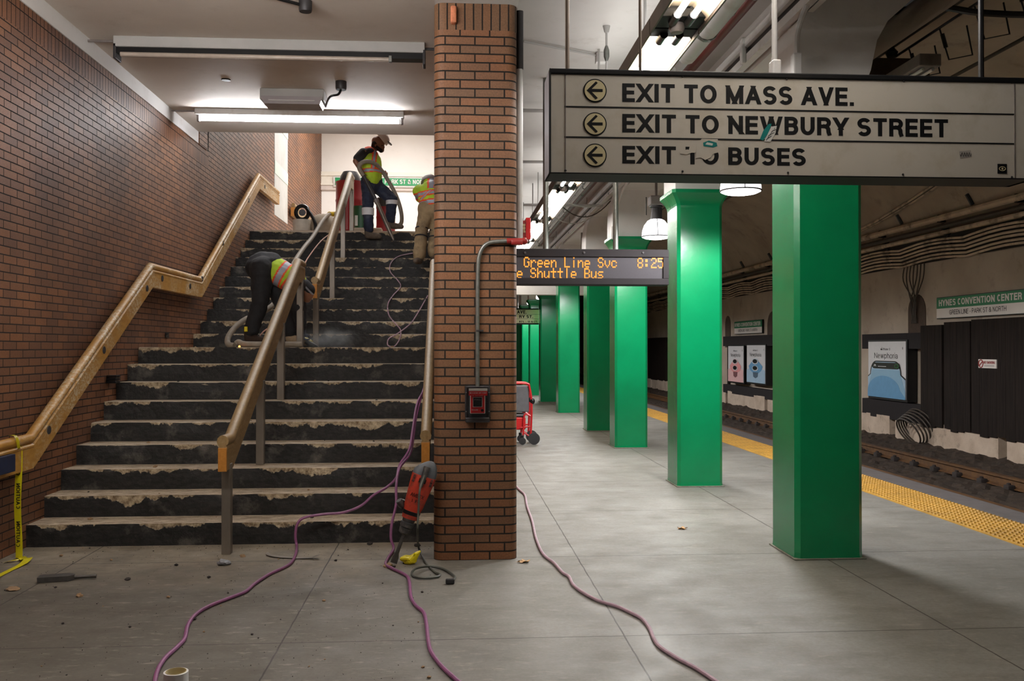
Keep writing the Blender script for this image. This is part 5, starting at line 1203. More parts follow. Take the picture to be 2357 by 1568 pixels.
# --- worker climbing at the right, seen from behind, half hidden by the pier
def worker_kneeling():
    Y0 = 14.05; q = lambda x, y, dy=0: aY(x, y, Y0 + dy)
    t = thing('person', 'person in khaki work trousers and hi-vis vest bending over the upper steps', 'person', q(975, 605))
    hl, hr = q(983, 482, .12), q(1009, 482, .14); kl, kr = q(971, 528, .12), q(1003, 534, .2); al, ar = q(965, 592, -.05), q(998, 584, .1)
    sh_l, sh_r = q(966, 441, .34), q(1018, 441, .36); el = q(970, 466, .5)
    caps = [(q(997, 478, .14), q(993, 440, .3), .15, .16), (sh_l, sh_r, .085, .085), (q(992, 432, .36), q(990, 420, .45), .07, .065), (q(990, 418, .46), q(990, 414, .5), .1, .095), (hl, kl, .1, .068), (kl, al, .066, .045), (hr, kr, .1, .068), (kr, ar, .066, .045), (sh_l, el, .056, .044), (el, q(978, 480, .7), .044, .032), (sh_r, q(1024, 466, .5), .056, .044), (q(1024, 466, .5), q(1016, 480, .7), .044, .032)]
    hand(caps, q(978, 480, .7), (.1, .6, -.4), (1, 0, 0)); hand(caps, q(1016, 480, .7), (-.1, .6, -.4), (-1, 0, 0))
    body('body', caps, 'skin_brown', t, .013, 4)
    MB().lathe(q(988, 421, .45), [(-.02, .135), (0, .132), (.06, .122), (.1, .09), (.125, .02)], 22, axis=V((.02, .5, .85))).build('hard_hat', 'fixture_grey', t)
    def vcol(p, n):
        # bands across and a cross between the shoulders
        zt = q(990, 416).z; d = zt - p.z; x = p.x - q(996, 440).x
        if .13 < d - .1 * abs(x) < .27 and abs(abs(x) - (.03 + (d - .13) * 1.0)) < .034: return 2 if abs(abs(x) - (.03 + (d - .13) * 1.0)) < .018 else 1
        for lo in (.12, .27):
            if lo < d + .12 * x < lo + .095: return 2 if lo + .022 < d + .12 * x < lo + .073 else 1
        if d > .475: return 1
        if d < .1 and abs(x + .02) < .07: return 1 if abs(x + .02) > .035 else 2
        return 0
    body('vest', [(q(997, 464, .14), q(993, 440, .28), .178, .176), (q(978, 462, .14), q(976, 440, .26), .1, .11), (sh_l, sh_r, .112, .112), (sh_l, sh_l.lerp(el, .55), .095, .088), (q(992, 430, .36), q(989, 419, .42), .11, .1), (sh_r, sh_r + V((.05, .1, -.1)), .095, .088)], ['hi_vis_yellow', 'hi_vis_orange', 'reflective_grey'], t, .012, 5, vcol)
    body('trousers', [(hl, hr, .15, .15), (q(997, 482, .13), q(997, 470, .16), .165, .165), (hl, kl, .132, .098), (kl, al + V((0, 0, .03)), .1, .098), (hr, kr, .132, .098), (kr, ar + V((0, 0, .03)), .1, .096)], 'khaki_cloth', t, .014, 5)
    for k, (a, b) in enumerate(((kl, al), (kr, ar))):
        for u in (.0, .3): p = a.lerp(b, u); MB().lathe(p, [(-.012, .105), (.014, .105)], 18, axis=b - a, caps=False).build('knee_pad_strap', 'black_cloth', t)
        cs = []; shoe(cs, b + V((.0, .0, -.06)), b + V((-.05 if k == 0 else .02, -.16 if k == 0 else .1, -.075)), .052); body('boot', cs, 'dusty_boot', t, .013, 4)
worker_kneeling()
# --- worker bending over on the landing with the grinder
def worker_bending():
    Y0 = 10.9; q = lambda x, y, dy=0: aY(x, y, Y0 + dy)
    t = thing('person', 'person in black trousers and hi-vis vest bending down on the landing with a grinder', 'person', q(620, 797))
    hn, hf = q(604, 617, -.1), q(626, 622, .12); kn, an = q(600, 694, -.12), q(579, 768, -.1); kf, af = q(650, 702, .06), q(668, 772, .02)
    sh_n, sh_f = q(682, 655, -.2), q(688, 650, .2); head = q(706, 676)
    caps = [(q(608, 612), q(644, 624), .15, .15), (q(644, 624), q(678, 648), .15, .13), (sh_n, sh_f, .08, .08), (q(684, 652), q(697, 666), .066, .06), (q(700, 668), head, .095, .085), (head, q(707, 688), .07, .05), (q(711, 678, 0), q(713, 684, 0), .02, .018), (hn, kn, .1, .066), (kn, an, .064, .046), (hf, kf, .1, .066), (kf, af, .064, .046),
            (sh_n, q(686, 712, -.25), .058, .046), (q(686, 712, -.25), q(690, 764, -.12), .045, .034), (sh_f, q(694, 712, .22), .058, .046), (q(694, 712, .22), q(696, 764, .1), .045, .034)]
    body('body', caps, 'skin_brown', t, .013, 4)
    body('cap', [(q(699, 662), q(708, 668), .106, .09)], 'black_cloth', t, .013, 3)
    MB().lathe(q(706, 664), [(0, .112), (.02, .112)], 20, axis=V((.75, 0, .66)), caps=False).build('head_strap', 'reflective_grey', t)
    body('sleeves', [(sh_n, q(686, 712, -.25), .084, .07), (q(686, 712, -.25), q(690, 756, -.14), .068, .055), (sh_f, q(694, 712, .22), .084, .07), (q(694, 712, .22), q(696, 756, .1), .068, .055), (sh_n, sh_f, .105, .105)], 'black_cloth', t, .014, 5)
    def vcol(p, n):
        a = q(620, 600); ax = V((.86, 0, -.5)); s = (p - a).dot(ax)
        if s < .035: return 1
        if .17 < s < .27: return 2 if .19 < s < .25 else 1
        k = (p.z - q(640, 640).z) * 1.0
        if s > .27 and abs(s - .36 - k * .25) < .05: return 2 if abs(s - .36 - k * .25) < .022 else 1
        return 0
    body('vest', [(q(634, 624, -.02), q(664, 640, -.02), .165, .16), (q(634, 624, .06), q(664, 640, .06), .165, .16), (q(664, 640), q(684, 655), .16, .13)], ['hi_vis_yellow', 'hi_vis_orange', 'reflective_grey'], t, .012, 5, vcol)
    body('trousers', [(q(598, 616), q(622, 612), .165, .165), (q(606, 608), q(634, 622), .15, .15), (hn, kn, .145, .1), (kn, an + V((0, 0, .04)), .1, .088), (hf, kf, .145, .1), (kf, af + V((0, 0, .04)), .1, .086)], 'black_cloth', t, .014, 5)
    c = q(566, 758, -.2); MB().bevbox((c.x - .02, c.y - .01, c.z - .03), (c.x + .02, c.y + .01, c.z + .03), .008).build('yellow_tag', 'yellow_plastic', t)
    cs = []; shoe(cs, an + V((-.03, 0, -.06)), an + V((.16, -.1, -.085)), .055); body('boot', cs, 'brown_boot', t, .013, 4)
    cs = []; shoe(cs, af + V((.0, 0, -.05)), af + V((.2, -.08, -.08)), .055); body('boot', cs, 'beige_boot', t, .013, 4)
    gl = []
    hand(gl, q(690, 762, -.12), (.35, .05, -.75), (0, 1, 0), curl=.7, s=1.15); gl.append((q(690, 756, -.13), q(690, 766, -.12), .046, .04)); body('glove', gl, 'glove_blue', t, .012, 3)
    gl = []
    hand(gl, q(697, 762, .1), (.35, -.05, -.75), (0, 1, 0), curl=.7, s=1.15); gl.append((q(696, 756, .1), q(697, 766, .1), .046, .04)); body('glove', gl, 'glove_blue', t, .012, 3)
worker_bending()
g0, g1 = aY(693, 780, 10.9), aY(716, 790, 10.85)
t = thing('angle_grinder', 'yellow and black angle grinder held down at the landing edge', 'grinder', g1)
MB().tube([g0, g0.lerp(g1, .6), g1], .04, 12, radii=[.034, .042, .036]).build('grinder_body', 'yellow_plastic', t)
MB().lathe(g1 + V((.0, 0, -.02)), [(-.02, .085), (.0, .09), (.03, .07), (.035, .03)], 20, axis=V((.5, 0, .86))).build('dust_shroud', 'black_metal', t)
MB().tube([g0, g0 + V((-.08, 0, .02)), g0 + V((-.14, .03, -.02))], .028, 10).build('rear_handle', 'black_metal', t)

# ================================================================ VACUUMS, BUCKETS AND STUFF ON THE TOP LANDING
def drum(cx, y, r, z0, z1, m, name, label, cat, lid=None):
    x = aY(cx, 470, y).x
    t = thing(name, label, cat, (x, y, z0)); h = z1 - z0
    pr = [(0, r * .96), (.02, r)]
    for u in (.33, .66): pr += [(h * u - .03, r), (h * u, r * 1.035), (h * u + .03, r)]
    pr += [(h - .03, r), (h - .02, r * 1.03), (h, r * 1.03), (h, r * .9)]
    MB().lathe((x, y, z0), pr, 28).build('barrel', m, t)
    if lid: MB().lathe((x, y, z1), lid, 24).build('motor_head', 'fixture_brown' if False else 'dark_grey_metal', t)
    return t, x
zr_ = aY(805, 420, 16.9).z
t, x = drum(806, 16.9, .26, TOPZ, zr_, 'drum_red', 'vacuum_drum', 'tall red drum vacuum with dark motor head on the top landing', 'vacuum', [(0, .2), (.03, .2), (.12, .17), (.19, .13), (.2, .05)])
MB().cyl((x - .02, 16.62, TOPZ + .1), (x - .02, 16.62, zr_ - .35), .07, 14).build('filter_tube', 'drum_red', t)
t, x = drum(888, 16.75, .17, TOPZ, aY(888, 478, 16.75).z, 'drum_red', 'vacuum_drum', 'low red drum vacuum behind the standing person, dark lid', 'vacuum', [(0, .175), (.16, .17), (.2, .12), (.21, .03)])
x = aY(832, 500, 16.3).x
t = thing('bucket', 'dark green bucket with a white label between the drums', 'bucket', (x, 16.3, TOPZ))
zb = aY(832, 476, 16.3).z
MB().lathe((x, 16.3, TOPZ), [(0, .12), (zb - TOPZ - .02, .15), (zb - TOPZ - .02, .158), (zb - TOPZ, .158), (zb - TOPZ, .14), (.05, .11)], 24).build('pail', 'bucket_green', t); MB().box((x - .1, 16.14, TOPZ + .12), (x - .05, 16.16, TOPZ + .3)).build('paper_label', 'paper_scrap', t)
c = aY(693, 516, 16.2)
t = thing('bucket', 'off-white bucket laid below the short lobby handrail', 'bucket', (c.x, 16.3, TOPZ))
MB().lathe((c.x, 16.3, TOPZ), [(0, .14), (.02, .15), (aY(693, 508, 16.3).z - TOPZ, .165), (aY(693, 508, 16.3).z - TOPZ + .01, .16)], 24).build('pail', 'bucket_white', t)
c = aY(744, 518, 16.4)
body_bag = thing('sack', 'slumped pale sack beside the off-white bucket on the top landing', 'sack', (c.x, 16.4, TOPZ))
MB().sphere((c.x, 16.4, TOPZ + .16), .25, 0, 18, 10, (1.0, .8, .8)).build('sack_body', 'bag_beige', body_bag); 
zt_ = aY(693, 508, 16.3).z
c = aY(700, 499, 16.3)
t = thing('cord_reel', 'black cord reel lying on top of the off-white bucket', 'cord reel', (c.x, 16.25, zt_))
mb = MB(); ring = [(c.x + .11 * math.cos(a) - .02, 16.22, zt_ + .13 + .12 * math.sin(a)) for a in [i * math.pi / 10 for i in range(21)]]; mb.tube(ring, .035, 8); mb.build('reel_coil', 'black_metal', t)
MB().lathe((c.x - .02, 16.25, zt_ + .13), [(-.04, .06), (.03, .05)], 14, axis=(0, 1, 0)).build('reel_hub', 'dark_grey_metal', t)
MB().tube(smooth_path([(c.x + .06, 16.2, zt_ + .2), (c.x + .16, 16.16, zt_ + .06), (c.x + .22, 16.12, zt_ - .08), (c.x + .23, 16.1, zt_ - .2)]), .03, 8).build('cable_tail', 'black_metal', t)
tag(MB().bevbox((aY(880, 520, 16.2).x - .5, 16.1, TOPZ), (aY(880, 520, 16.2).x, 16.35, TOPZ + .08), .02).build('dust_bag', 'bag_beige'), 'flat pale dust bag lying behind the boots of the standing person', 'bag')
# grey hose and orange cord running down behind the centre rail
hz_ = [(770, 493, 16.6), (757, 494, 16.4), (742, 509, 15.6), (720, 545, 14.6), (700, 570, 13.6), (680, 600, 12.6), (662, 640, 11.9), (640, 690, 11.5), (600, 722, 11.3), (566, 735, 11.15), (540, 755, 11.0), (525, 778, 10.8), (526, 793, 10.65), (540, 796, 10.6)]
t = thing('vacuum_hose', 'grey vacuum hose from the drums down the stairs to the bending person', 'hose', aY(540, 797, 10.6))
MB().tube(smooth_path([aY(x, y, Y) for x, y, Y in hz_], 8), .034, 12).build('hose', 'hose_grey', t); a, b = aY(758, 493, 16.45), aY(772, 493, 16.7); MB().cyl(a, b, .045, 12).build('yellow_cuff', 'yellow_band', t)
t = thing('hose_end', 'short grey hose lying along the landing edge by the brown boot', 'hose', aY(600, 797, 10.4))
MB().tube(smooth_path([V((aY(x, y, 10.35).x, 10.35 + d, z)) for x, y, d, z in ((541, 790, .05, 1.64), (547, 786, .05, 1.66), (560, 792, 0, 1.64), (590, 795, -.02, 1.635), (630, 795, .0, 1.635), (690, 795, .1, 1.635))], 6), .032, 12).build('hose', 'hose_grey', t)
c = aY(551, 797, 10.25); MB().sphere((c.x, 10.25, 1.61), .012).build('glowing_end', 'spark', t)
oc = [(756, 541, 15.2), (738, 556, 14.4), (715, 585, 13.2), (700, 612, 12.3), (690, 660, 11.6), (660, 715, 11.4), (625, 750, 11.2), (605, 765, 11.1), (590, 786, 10.9)]
tag(MB().tube(smooth_path([aY(x, y, Y) for x, y, Y in oc], 6), .009, 6).build('extension_cord', 'orange_cord'), 'thin pale orange cord trailing down the upper steps behind the centre rail', 'cord')

# ================================================================ PURPLE CORDS
def stair_y(px, py):
    """first point of the stair surface on the ray through a pixel"""
    d = ray(px, py)
    for i in range(len(YS)):
        y = YS[i]; p = _C + d * (y / d.y)
        if p.z < RISE * (i + 1) and p.z >= RISE * i - .02: return p - d * .03
        z = RISE * (i + 1)
        if d.z < 0:
            p = _C + d * ((z - EYE) / d.z); y1 = YS[i + 1] if i + 1 < len(YS) else 99
            if y <= p.y <= y1: return p + V((0, 0, .012))
    return aZ(px, py, .012) if d.z < 0 else _C + d * 12
def cord(name, m, px, label, r=.011, air=None):
    pts = []
    on = any(len(k) == 2 and k[1] < 1200 for k in px) and px[0][1] < 650
    if on:
        for k in smooth_path([(k[0], k[1], 0) for k in px if len(k) == 2], 8): pts.append(stair_y(k.x, k.y))
    else:
        for k in px: pts.append(aY(*k) if len(k) == 3 else aZ(k[0], k[1], .012))
        pts = smooth_path(pts, 6)
    return tag(MB().tube(pts, r, 8).build(name, m), label, 'cord')
cord('extension_cord', 'purple_cord', [(997, 640, 10.4), (992, 700, 10.2), (988, 760, 9.9), (985, 830, 9.5), (978, 890, 9.0), (960, 930, 8.7), (950, 990, 8.3), (942, 1035, 8.0), (920, 1070, 7.9), (912, 1100, 7.75), (890, 1122, 7.7), (860, 1140, 7.6), (830, 1165, 7.55), (790, 1180, 7.5), (745, 1184, 7.47), (700, 1192, 7.44), (684, 1208, 7.42), (680, 1235, 7.4), (683, 1258, 7.36), (680, 1278), (665, 1300), (620, 1322), (585, 1345), (565, 1362), (525, 1378), (480, 1396), (450, 1415), (432, 1440), (425, 1470), (405, 1492), (380, 1515), (362, 1545), (356, 1585), (362, 1660), (330, 1800), (180, 2100), (-100, 2600)], 'purple cord coming down the stairs and curling to the lower left corner')
cord('extension_cord', 'purple_cord', [(1000, 650, 10.6), (994, 720, 10.1), (990, 790, 9.7), (984, 860, 9.2), (968, 920, 8.8), (957, 965, 8.5), (951, 1010, 8.2), (944, 1045, 8.0), (920, 1078, 7.8), (912, 1120, 7.5), (912, 1160, 7.4), (902, 1205, 7.3), (900, 1240, 7.25), (906, 1263, 7.2), (893, 1285), (888, 1300), (905, 1310), (935, 1325), (942, 1340), (946, 1375), (958, 1395), (975, 1410), (982, 1440), (985, 1470), (992, 1500), (1015, 1532), (1050, 1565), (1075, 1590), (1110, 1680), (1090, 1850), (1120, 2200), (1000, 2700)], 'purple cord beside the demolition hammer running to the bottom centre')
cord('extension_cord', 'mauve_cord', [(1150, 1080), (1193, 1125), (1208, 1140), (1213, 1165), (1225, 1200), (1234, 1240), (1250, 1275), (1275, 1296), (1295, 1318), (1310, 1328), (1320, 1347), (1345, 1366), (1380, 1384), (1420, 1396), (1455, 1412), (1478, 1425), (1495, 1446), (1505, 1470), (1520, 1490), (1560, 1516), (1605, 1540), (1650, 1570), (1690, 1600), (1760, 1680), (1800, 1850), (1950, 2200), (2000, 2700)], 'mauve cord crossing the platform floor right of the pier')
cord('extension_cord', 'mauve_cord', [(985, 590, 13.6), (950, 583), (918, 590), (900, 605), (898, 625), (915, 645), (922, 660), (905, 680), (893, 700), (895, 725), (910, 745), (922, 760), (920, 780), (908, 797), (893, 795), (895, 780), (915, 768), (945, 745), (965, 715), (985, 680), (998, 660, 11.5)], 'mauve cord looping loosely over the upper flight of steps', .008)

# ================================================================ DEMOLITION HAMMER LEANING ON THE PIER
def hammer():
    Y = 6.78; q = lambda x, y, dy=0: aY(x, y, Y + dy)
    tip = aZ(906, 1296, .01); top = q(988, 1062, .0)
    t = thing('demolition_hammer', 'dirty red demolition hammer leaning nose down against the brick pier', 'power tool', tip)
    ax = (top - tip).normalized(); L = (top - tip).length
    ux = V((0, 1, 0)); px_ = ax.cross(ux).normalized()
    if px_.x < 0: px_ = -px_
    def sec(s, wx, wy, p=2.6, n=20, ox=0):
        c = tip + ax * (s * L) + px_ * ox; r = []
        for k in range(n):
            a = 2 * math.pi * k / n; ca, sa = math.cos(a), math.sin(a)
            r.append(c + px_ * (wx * math.copysign(abs(ca) ** (2 / p), ca)) + ux * (wy * math.copysign(abs(sa) ** (2 / p), sa)))
        return r
    MB().rings([sec(0, .026, .006), sec(.06, .024, .011), sec(.1, .014, .013), sec(.31, .012, .012)], 0).build('chisel', 'chisel_steel', t)
    MB().rings([sec(.285, .03, .03, 2), sec(.3, .043, .043, 2), sec(.345, .047, .047, 2), sec(.35, .04, .04, 2), sec(.36, .05, .05, 2), sec(.4, .052, .052, 2), sec(.405, .044, .044, 2), sec(.44, .05, .05, 2)], 0).build('chuck', 'tool_dark', t)
    MB().rings([sec(.44, .058, .05), sec(.47, .062, .055), sec(.48, .062, .055)], 0).build('red_collar', 'tool_red', t)
    MB().rings([sec(.48, .066, .058), sec(.515, .068, .06)], 0).build('black_band', 'black_metal', t)
    bd = MB().rings([sec(.515, .064, .056), sec(.56, .072, .06), sec(.7, .082, .066), sec(.82, .09, .066), sec(.86, .092, .06)], 0).build('motor_housing', 'tool_red', t)
    MB().rings([sec(.86, .09, .055), sec(.9, .088, .05), sec(.95, .066, .04, ox=.01), sec(.99, .036, .03, ox=.02), sec(1.005, .016, .014, ox=.022)], 0).build('rear_handle', 'tool_grey', t)
    mb = MB()
    for k in range(6):
        s = .79 + k * .012
        for sx in (-.075, .075): c = tip + ax * (s * L) + px_ * sx - ux * .062; mb.tube([c, c + px_ * .018 * (1 if sx < 0 else -1)], .0035, 4)
    mb.build('vent_slots', 'black_metal', bd)
    c = tip + ax * (.815 * L) - ux * .066; mb = MB().lathe(c, [(-.004, .036), (.004, .036)], 18, axis=(0, 1, 0)); pt = mb.build('switch_plate', 'tool_red', t)
    MB().prism([c + px_ * a + ax * b - ux * .006 for a, b in ((-.026, -.014), (.026, -.014), (.026, .018), (-.026, .018))], (0, .004, 0)).build('switch_slot', 'black_metal', pt)
    for txt, s0, s1, wd in (('AMBEX', .655, .69, .052), ('1 R', .605, .635, .03)):
        letters(txt, -wd, s0 * L, wd, s1 * L, tip - ux * .0655, px_, ax, 'black_metal', bd, bold=.13)
    g = tip + ax * (.5 * L) - px_ * .05; h = q(918, 1152, -.02)
    MB().tube([g, g.lerp(h, .35), g.lerp(h, .5), h], .02, 12, radii=[.014, .014, .022, .026]).build('side_handle', 'tool_dark', t)
    mb = MB(); c2 = tip + ax * (.545 * L) - px_ * .085; mb.tube([c2 + V((.03 * math.cos(a), 0, .03 * math.sin(a))) for a in [i * math.pi / 8 for i in range(17)]], .007, 6); mb.build('handle_ring', 'galvanised', t)
    s0 = tip + ax * (.925 * L) - ux * .05
    cb = [s0, tip + ax * (.85 * L) - ux * .095, q(966, 1130, -.17), q(963, 1180, -.17), q(961, 1225, -.18), aZ(964, 1262, .05), aZ(980, 1295, .012), aZ(1000, 1316, .012), aZ(1012, 1322, .012), aZ(1006, 1328, .012), aZ(975, 1331, .012), aZ(949, 1325, .012), aZ(955, 1310, .03), aZ(985, 1304, .02), aZ(1015, 1308, .012), aZ(1036, 1318, .012), aZ(1047, 1328, .012), aZ(1044, 1335, .012)]
    MB().tube(smooth_path(cb, 7), .0085, 8).build('power_cable', 'grey_cord', t)
    MB().tube([s0 + ax * .02, s0 - ax * .06 - ux * .02, s0 - ax * .13 - ux * .03], .02, 10, radii=[.026, .02, .013]).build('cable_boot', 'tool_dark', t)
    p = aZ(1036, 1338, .02); MB().bevbox((p.x - .03, p.y - .018, .002), (p.x + .03, p.y + .018, .036), .008).build('plug', 'rubber', t)
hammer()

# ================================================================ EVACUATION CHAIR ON THE PLATFORM
def chair():
    Y = 15.2; q = lambda x, y, dy=0: aY(x, y, Y + dy)
    z0 = 0
    t = thing('evacuation_chair', 'red framed folding wheelchair with grey back beside the pier', 'wheelchair', (1.1, Y, 0))
    bk = q(1216, 882); fx = .85
    for dy in (-.22, .22):
        pts = [(fx, Y + dy, bk.z), (bk.x - .06, Y + dy, bk.z), (bk.x, Y + dy, bk.z - .06), (q(1221, 930).x, Y + dy, q(1221, 930).z), (q(1219, 1000).x, Y + dy, .16)]
        MB().tube(smooth_path(pts, 4), .018, 8).build('back_frame', 'chair_red', t)
        pts = [(q(1219, 950).x, Y + dy, .47), (q(1207, 948).x, Y + dy, .5), (q(1203, 960).x, Y + dy, .42), (q(1202, 996).x, Y + dy, .18), (q(1200, 1004).x, Y + dy, .12)]
        MB().tube(smooth_path(pts, 4), .016, 8).build('front_leg', 'chair_red', t)
        MB().cyl((q(1195, 977).x, Y + dy, .28), (q(1222, 975).x, Y + dy, .3), .013, 8).build('side_brace', 'chair_red', t); MB().cyl((q(1203, 998).x, Y + dy, .2), (q(1224, 1006).x, Y + dy, .1), .013, 8).build('lower_brace', 'chair_red', t)
        w_ = MB(); c = q(1226, 1003); w_.lathe((c.x, Y + dy - .02, .1), [(-.02, .07), (-.018, .098), (.018, .098), (.02, .07)], 20, axis=(0, 1, 0)); w_.build('rear_wheel', 'rubber', t)
        w_ = MB(); c = q(1200, 1014); w_.lathe((c.x, Y + dy - .02, .06), [(-.018, .03), (-.016, .058), (.016, .058), (.018, .03)], 16, axis=(0, 1, 0)); w_.build('front_caster', 'rubber', t)
        MB().bevbox((q(1199, 1000).x - .02, Y + dy - .02, .06), (q(1199, 1000).x + .03, Y + dy + .02, .16), .01).build('caster_fork', 'black_metal', t)
        c = q(1223, 922); MB().sphere((c.x, Y + dy, c.z), .05, 0, 12, 8, (.8, .6, 1)).build('lock_knob', 'black_metal', t)
    a, b = q(1217, 888), q(1215, 947)
    MB().bevbox((.8, Y - .2, b.z), (a.x - .01, Y + .2, a.z), .02).build('back_cloth', 'chair_grey', t)
    MB().bevbox((.8, Y - .21, .46), (q(1206, 950).x, Y + .21, .5), .015).build('seat', 'chair_grey', t)
    MB().bevbox((.82, Y - .2, .24), (q(1205, 960).x + .02, Y + .2, .45), .02).build('red_foot_cover', 'bright_red', t)
chair()

# ================================================================ CAUTION TAPE, BLUE BOARD
base = aZ(44, 1286, .0); yt = base.y
tp = aX(40, 1010, XR + .05)
t = thing('caution_tape', 'yellow caution tape tied on the wall handrail and hanging to the floor', 'tape', (base.x, yt, 0))
def ribbon(pts, wv, m, name, par, w=.075):
    mb = MB(); wv = V(wv).normalized() * w / 2; n = len(pts)
    vs = [V(p) + s * wv for p in pts for s in (-1, 1)]; vs += [v + V((0, .0015, .0)) for v in vs]
    fs = [(2 * i, 2 * i + 1, 2 * i + 3, 2 * i + 2) for i in range(n - 1)] + [(2 * n + 2 * i, 2 * n + 2 * i + 2, 2 * n + 2 * i + 3, 2 * n + 2 * i + 1) for i in range(n - 1)]
    mb.add(vs, fs, smooth=True); return mb.build(name, m, par)
zt2 = aY(42, 1030, yt - .02).z; xa, xb = aY(44, 1040, yt).x, aY(44, 1285, yt).x
strip_pts = [(xa + (xb - xa) * u + .004 * math.sin(u * 9), yt - .005 - .012 * math.sin(u * 3.1), zt2 * (1 - u) + .004) for u in [i / 16 for i in range(17)]]
hs = ribbon(strip_pts, (1, 0, 0), 'tape_yellow', 'hanging_strip', t, .05)
for k, (u0, u1) in enumerate(((.02, .25), (.32, .55), (.66, .89))):
    za, zb2 = zt2 * (1 - u0), zt2 * (1 - u1); xm = xa + (xb - xa) * (u0 + u1) / 2
    letters('CAUTION', za * -1, -.014, -zb2, .014, (xm + .002, yt - .021, 0), (0, 0, -1), (1, 0, 0), 'ad_black', hs, 'caution_word', bold=.17, mirror=True, depth=-.001)
fl = [aZ(48, 1282, .006), aZ(58, 1288, .02), aZ(66, 1284, .025), aZ(52, 1298, .012), aZ(20, 1314, .006), aZ(-20, 1334, .004), aZ(-60, 1350, .004)]
ribbon(smooth_path(fl, 3), (.75, .65, 0), 'tape_yellow', 'floor_tail', t, .06)
fl = [aZ(50, 1288, .008), aZ(30, 1290, .016), aZ(12, 1294, .006)]
ribbon(smooth_path(fl, 3), (.3, 1, 0), 'tape_yellow', 'floor_fold', t, .05)
knot = [(XR - .06, w0[0] - .28, zl * 0 + w0[1] + .005), (XR + .03, w0[0] - .29, w0[1] + .01), (XR + .06, w0[0] - .3, w0[1] - .08), (xa, yt - .004, zt2)]
ribbon(smooth_path(knot, 4), (0, 1, .0), 'tape_yellow', 'rail_loop', t, .045)
sl = [(xa, yt - .015, zt2 + .0), (xa - .12, yt - .03, zt2 - .05), (xa - .3, yt - .05, zt2 - .09), (xa - .5, yt - .05, zt2 - .1)]
ribbon(smooth_path(sl, 4), (0, 0, 1), 'tape_yellow', 'side_strip', t, .045)
a, b = aX(36, 1085, -3.19), aX(20, 1049, -3.19)
ct = thing('barrier_board', 'dark blue barrier board jutting in at the left edge under the wall handrail', 'barrier', (-3.21, a.y - .45, 0))
MB().bevbox((-3.23, a.y - .9, a.z), (-3.19, a.y, b.z), .004).build('board', 'blue_board', ct); 
MB().bevbox((-3.235, a.y - .6, 0), (-3.2, a.y - .5, b.z), .004).build('leg', 'blue_board', ct)

# ================================================================ LOOSE THINGS ON THE FLOOR
ct = aZ(88, 1340, 0); c2 = aZ(222, 1332, 0); d = (c2 - ct); L = d.length; ux_ = d.normalized(); vy = V((-ux_.y, ux_.x, 0))
t = thing('wide_chisel', 'wide flat steel chisel lying on the floor near the lower left', 'chisel', ct)
def fl_poly(pts): return [ct + ux_ * (L * a) + vy * b for a, b in pts]
MB().prism([p + V((0, 0, .003)) for p in fl_poly([(0, -.04), (0, .05), (.02, .053), (.5, .05), (.62, .018), (.62, -.013), (.52, -.04)])], (0, 0, .034)).build('blade', 'chisel_steel', t)
MB().tube([ct + ux_ * (L * .58) + V((0, 0, .018)), ct + ux_ * (L * .85) + V((0, 0, .018)), ct + ux_ * L + V((0, 0, .018))], .013, 10, radii=[.014, .011, .013]).build('shank', 'chisel_steel', t)
c = aZ(405, 1583, 0)
t = thing('tape_roll', 'white tape roll standing on the floor at the bottom edge', 'tape roll', c)
MB().lathe((c.x, c.y, 0), [(0, .046), (0, .056), (.075, .056), (.075, .046)], 32, caps=False).build('roll', 'tape_white', t); MB().lathe((c.x, c.y, .002), [(0, .046), (.076, .046), (.076, .0475), (0, .0475)], 32, caps=False).build('core', 'sign_cream', t)
c = aZ(940, 1298, 0)
bm = bmesh.new(); bmesh.ops.create_icosphere(bm, subdivisions=3, radius=.05)
for v in bm.verts:
    n_ = noise.noise(v.co * 28 + V((3, 1, 2))); v.co *= 1 + .5 * n_; v.co.z = max(-.03, v.co.z * .75); v.co.x *= 1.0
    if v.co.x > .02 and v.co.z > 0: v.co += V((.03, 0, .045)) * (v.co.x / .05)
mb = MB(); bm.verts.index_update(); mb.add([v.co + V((c.x, c.y, .03)) for v in bm.verts], [[v.index for v in f.verts] for f in bm.faces]); bm.free()
tag(mb.build('crumpled_rag', 'yellow_plastic'), 'crumpled bright yellow wrapper on the floor by the chisel tip', 'wrapper')
def crumple(px, py, r, m, name, label, cat, fl=.5, seed=0, group=None):
    c = aZ(px, py, 0); bm = bmesh.new(); bmesh.ops.create_icosphere(bm, subdivisions=2, radius=r)
    for v in bm.verts:
        v.co *= 1 + .55 * noise.noise(v.co * (1.6 / r) + V((seed, seed * 2.3, 0))); v.co.z = max(-r * fl * .6, v.co.z * fl)
    bm.verts.index_update(); mb = MB(); mb.add([v.co + V((c.x, c.y, r * fl * .6)) for v in bm.verts], [[v.index for v in f.verts] for f in bm.faces]); bm.free()
    return tag(mb.build(name, m), label, cat, group)
crumple(516, 1300, .05, 'silver_tape', 'foil_scrap', 'shiny grey scrap of tape below the front handrail post', 'scrap', .45, 2)
crumple(893, 1305, .032, 'rubble_tan', 'rubble_chunk', 'pale rubble chunk tucked against the purple cord near the hammer', 'rubble', .5, 5)
crumple(880 + 50, 1298, .012, 'rubble_dark', 'rubble_chunk', 'tiny dark crumb between the chisel tip and the yellow wrapper', 'rubble', .6, 9)
crumple(182, 1374, .02, 'rubble_tan', 'rubble_chunk', 'tan pebble on bare floor right below the wide chisel', 'rubble', .8, 3)
crumple(294, 1336, .018, 'rubble_dark', 'rubble_chunk', 'dark pebble to the right of the wide chisel', 'rubble', .7, 4)
crumple(30, 1358, .045, 'rubble_tan', 'rubble_chunk', 'flat brown chunk at the left edge below the tape tail', 'rubble', .25, 6)
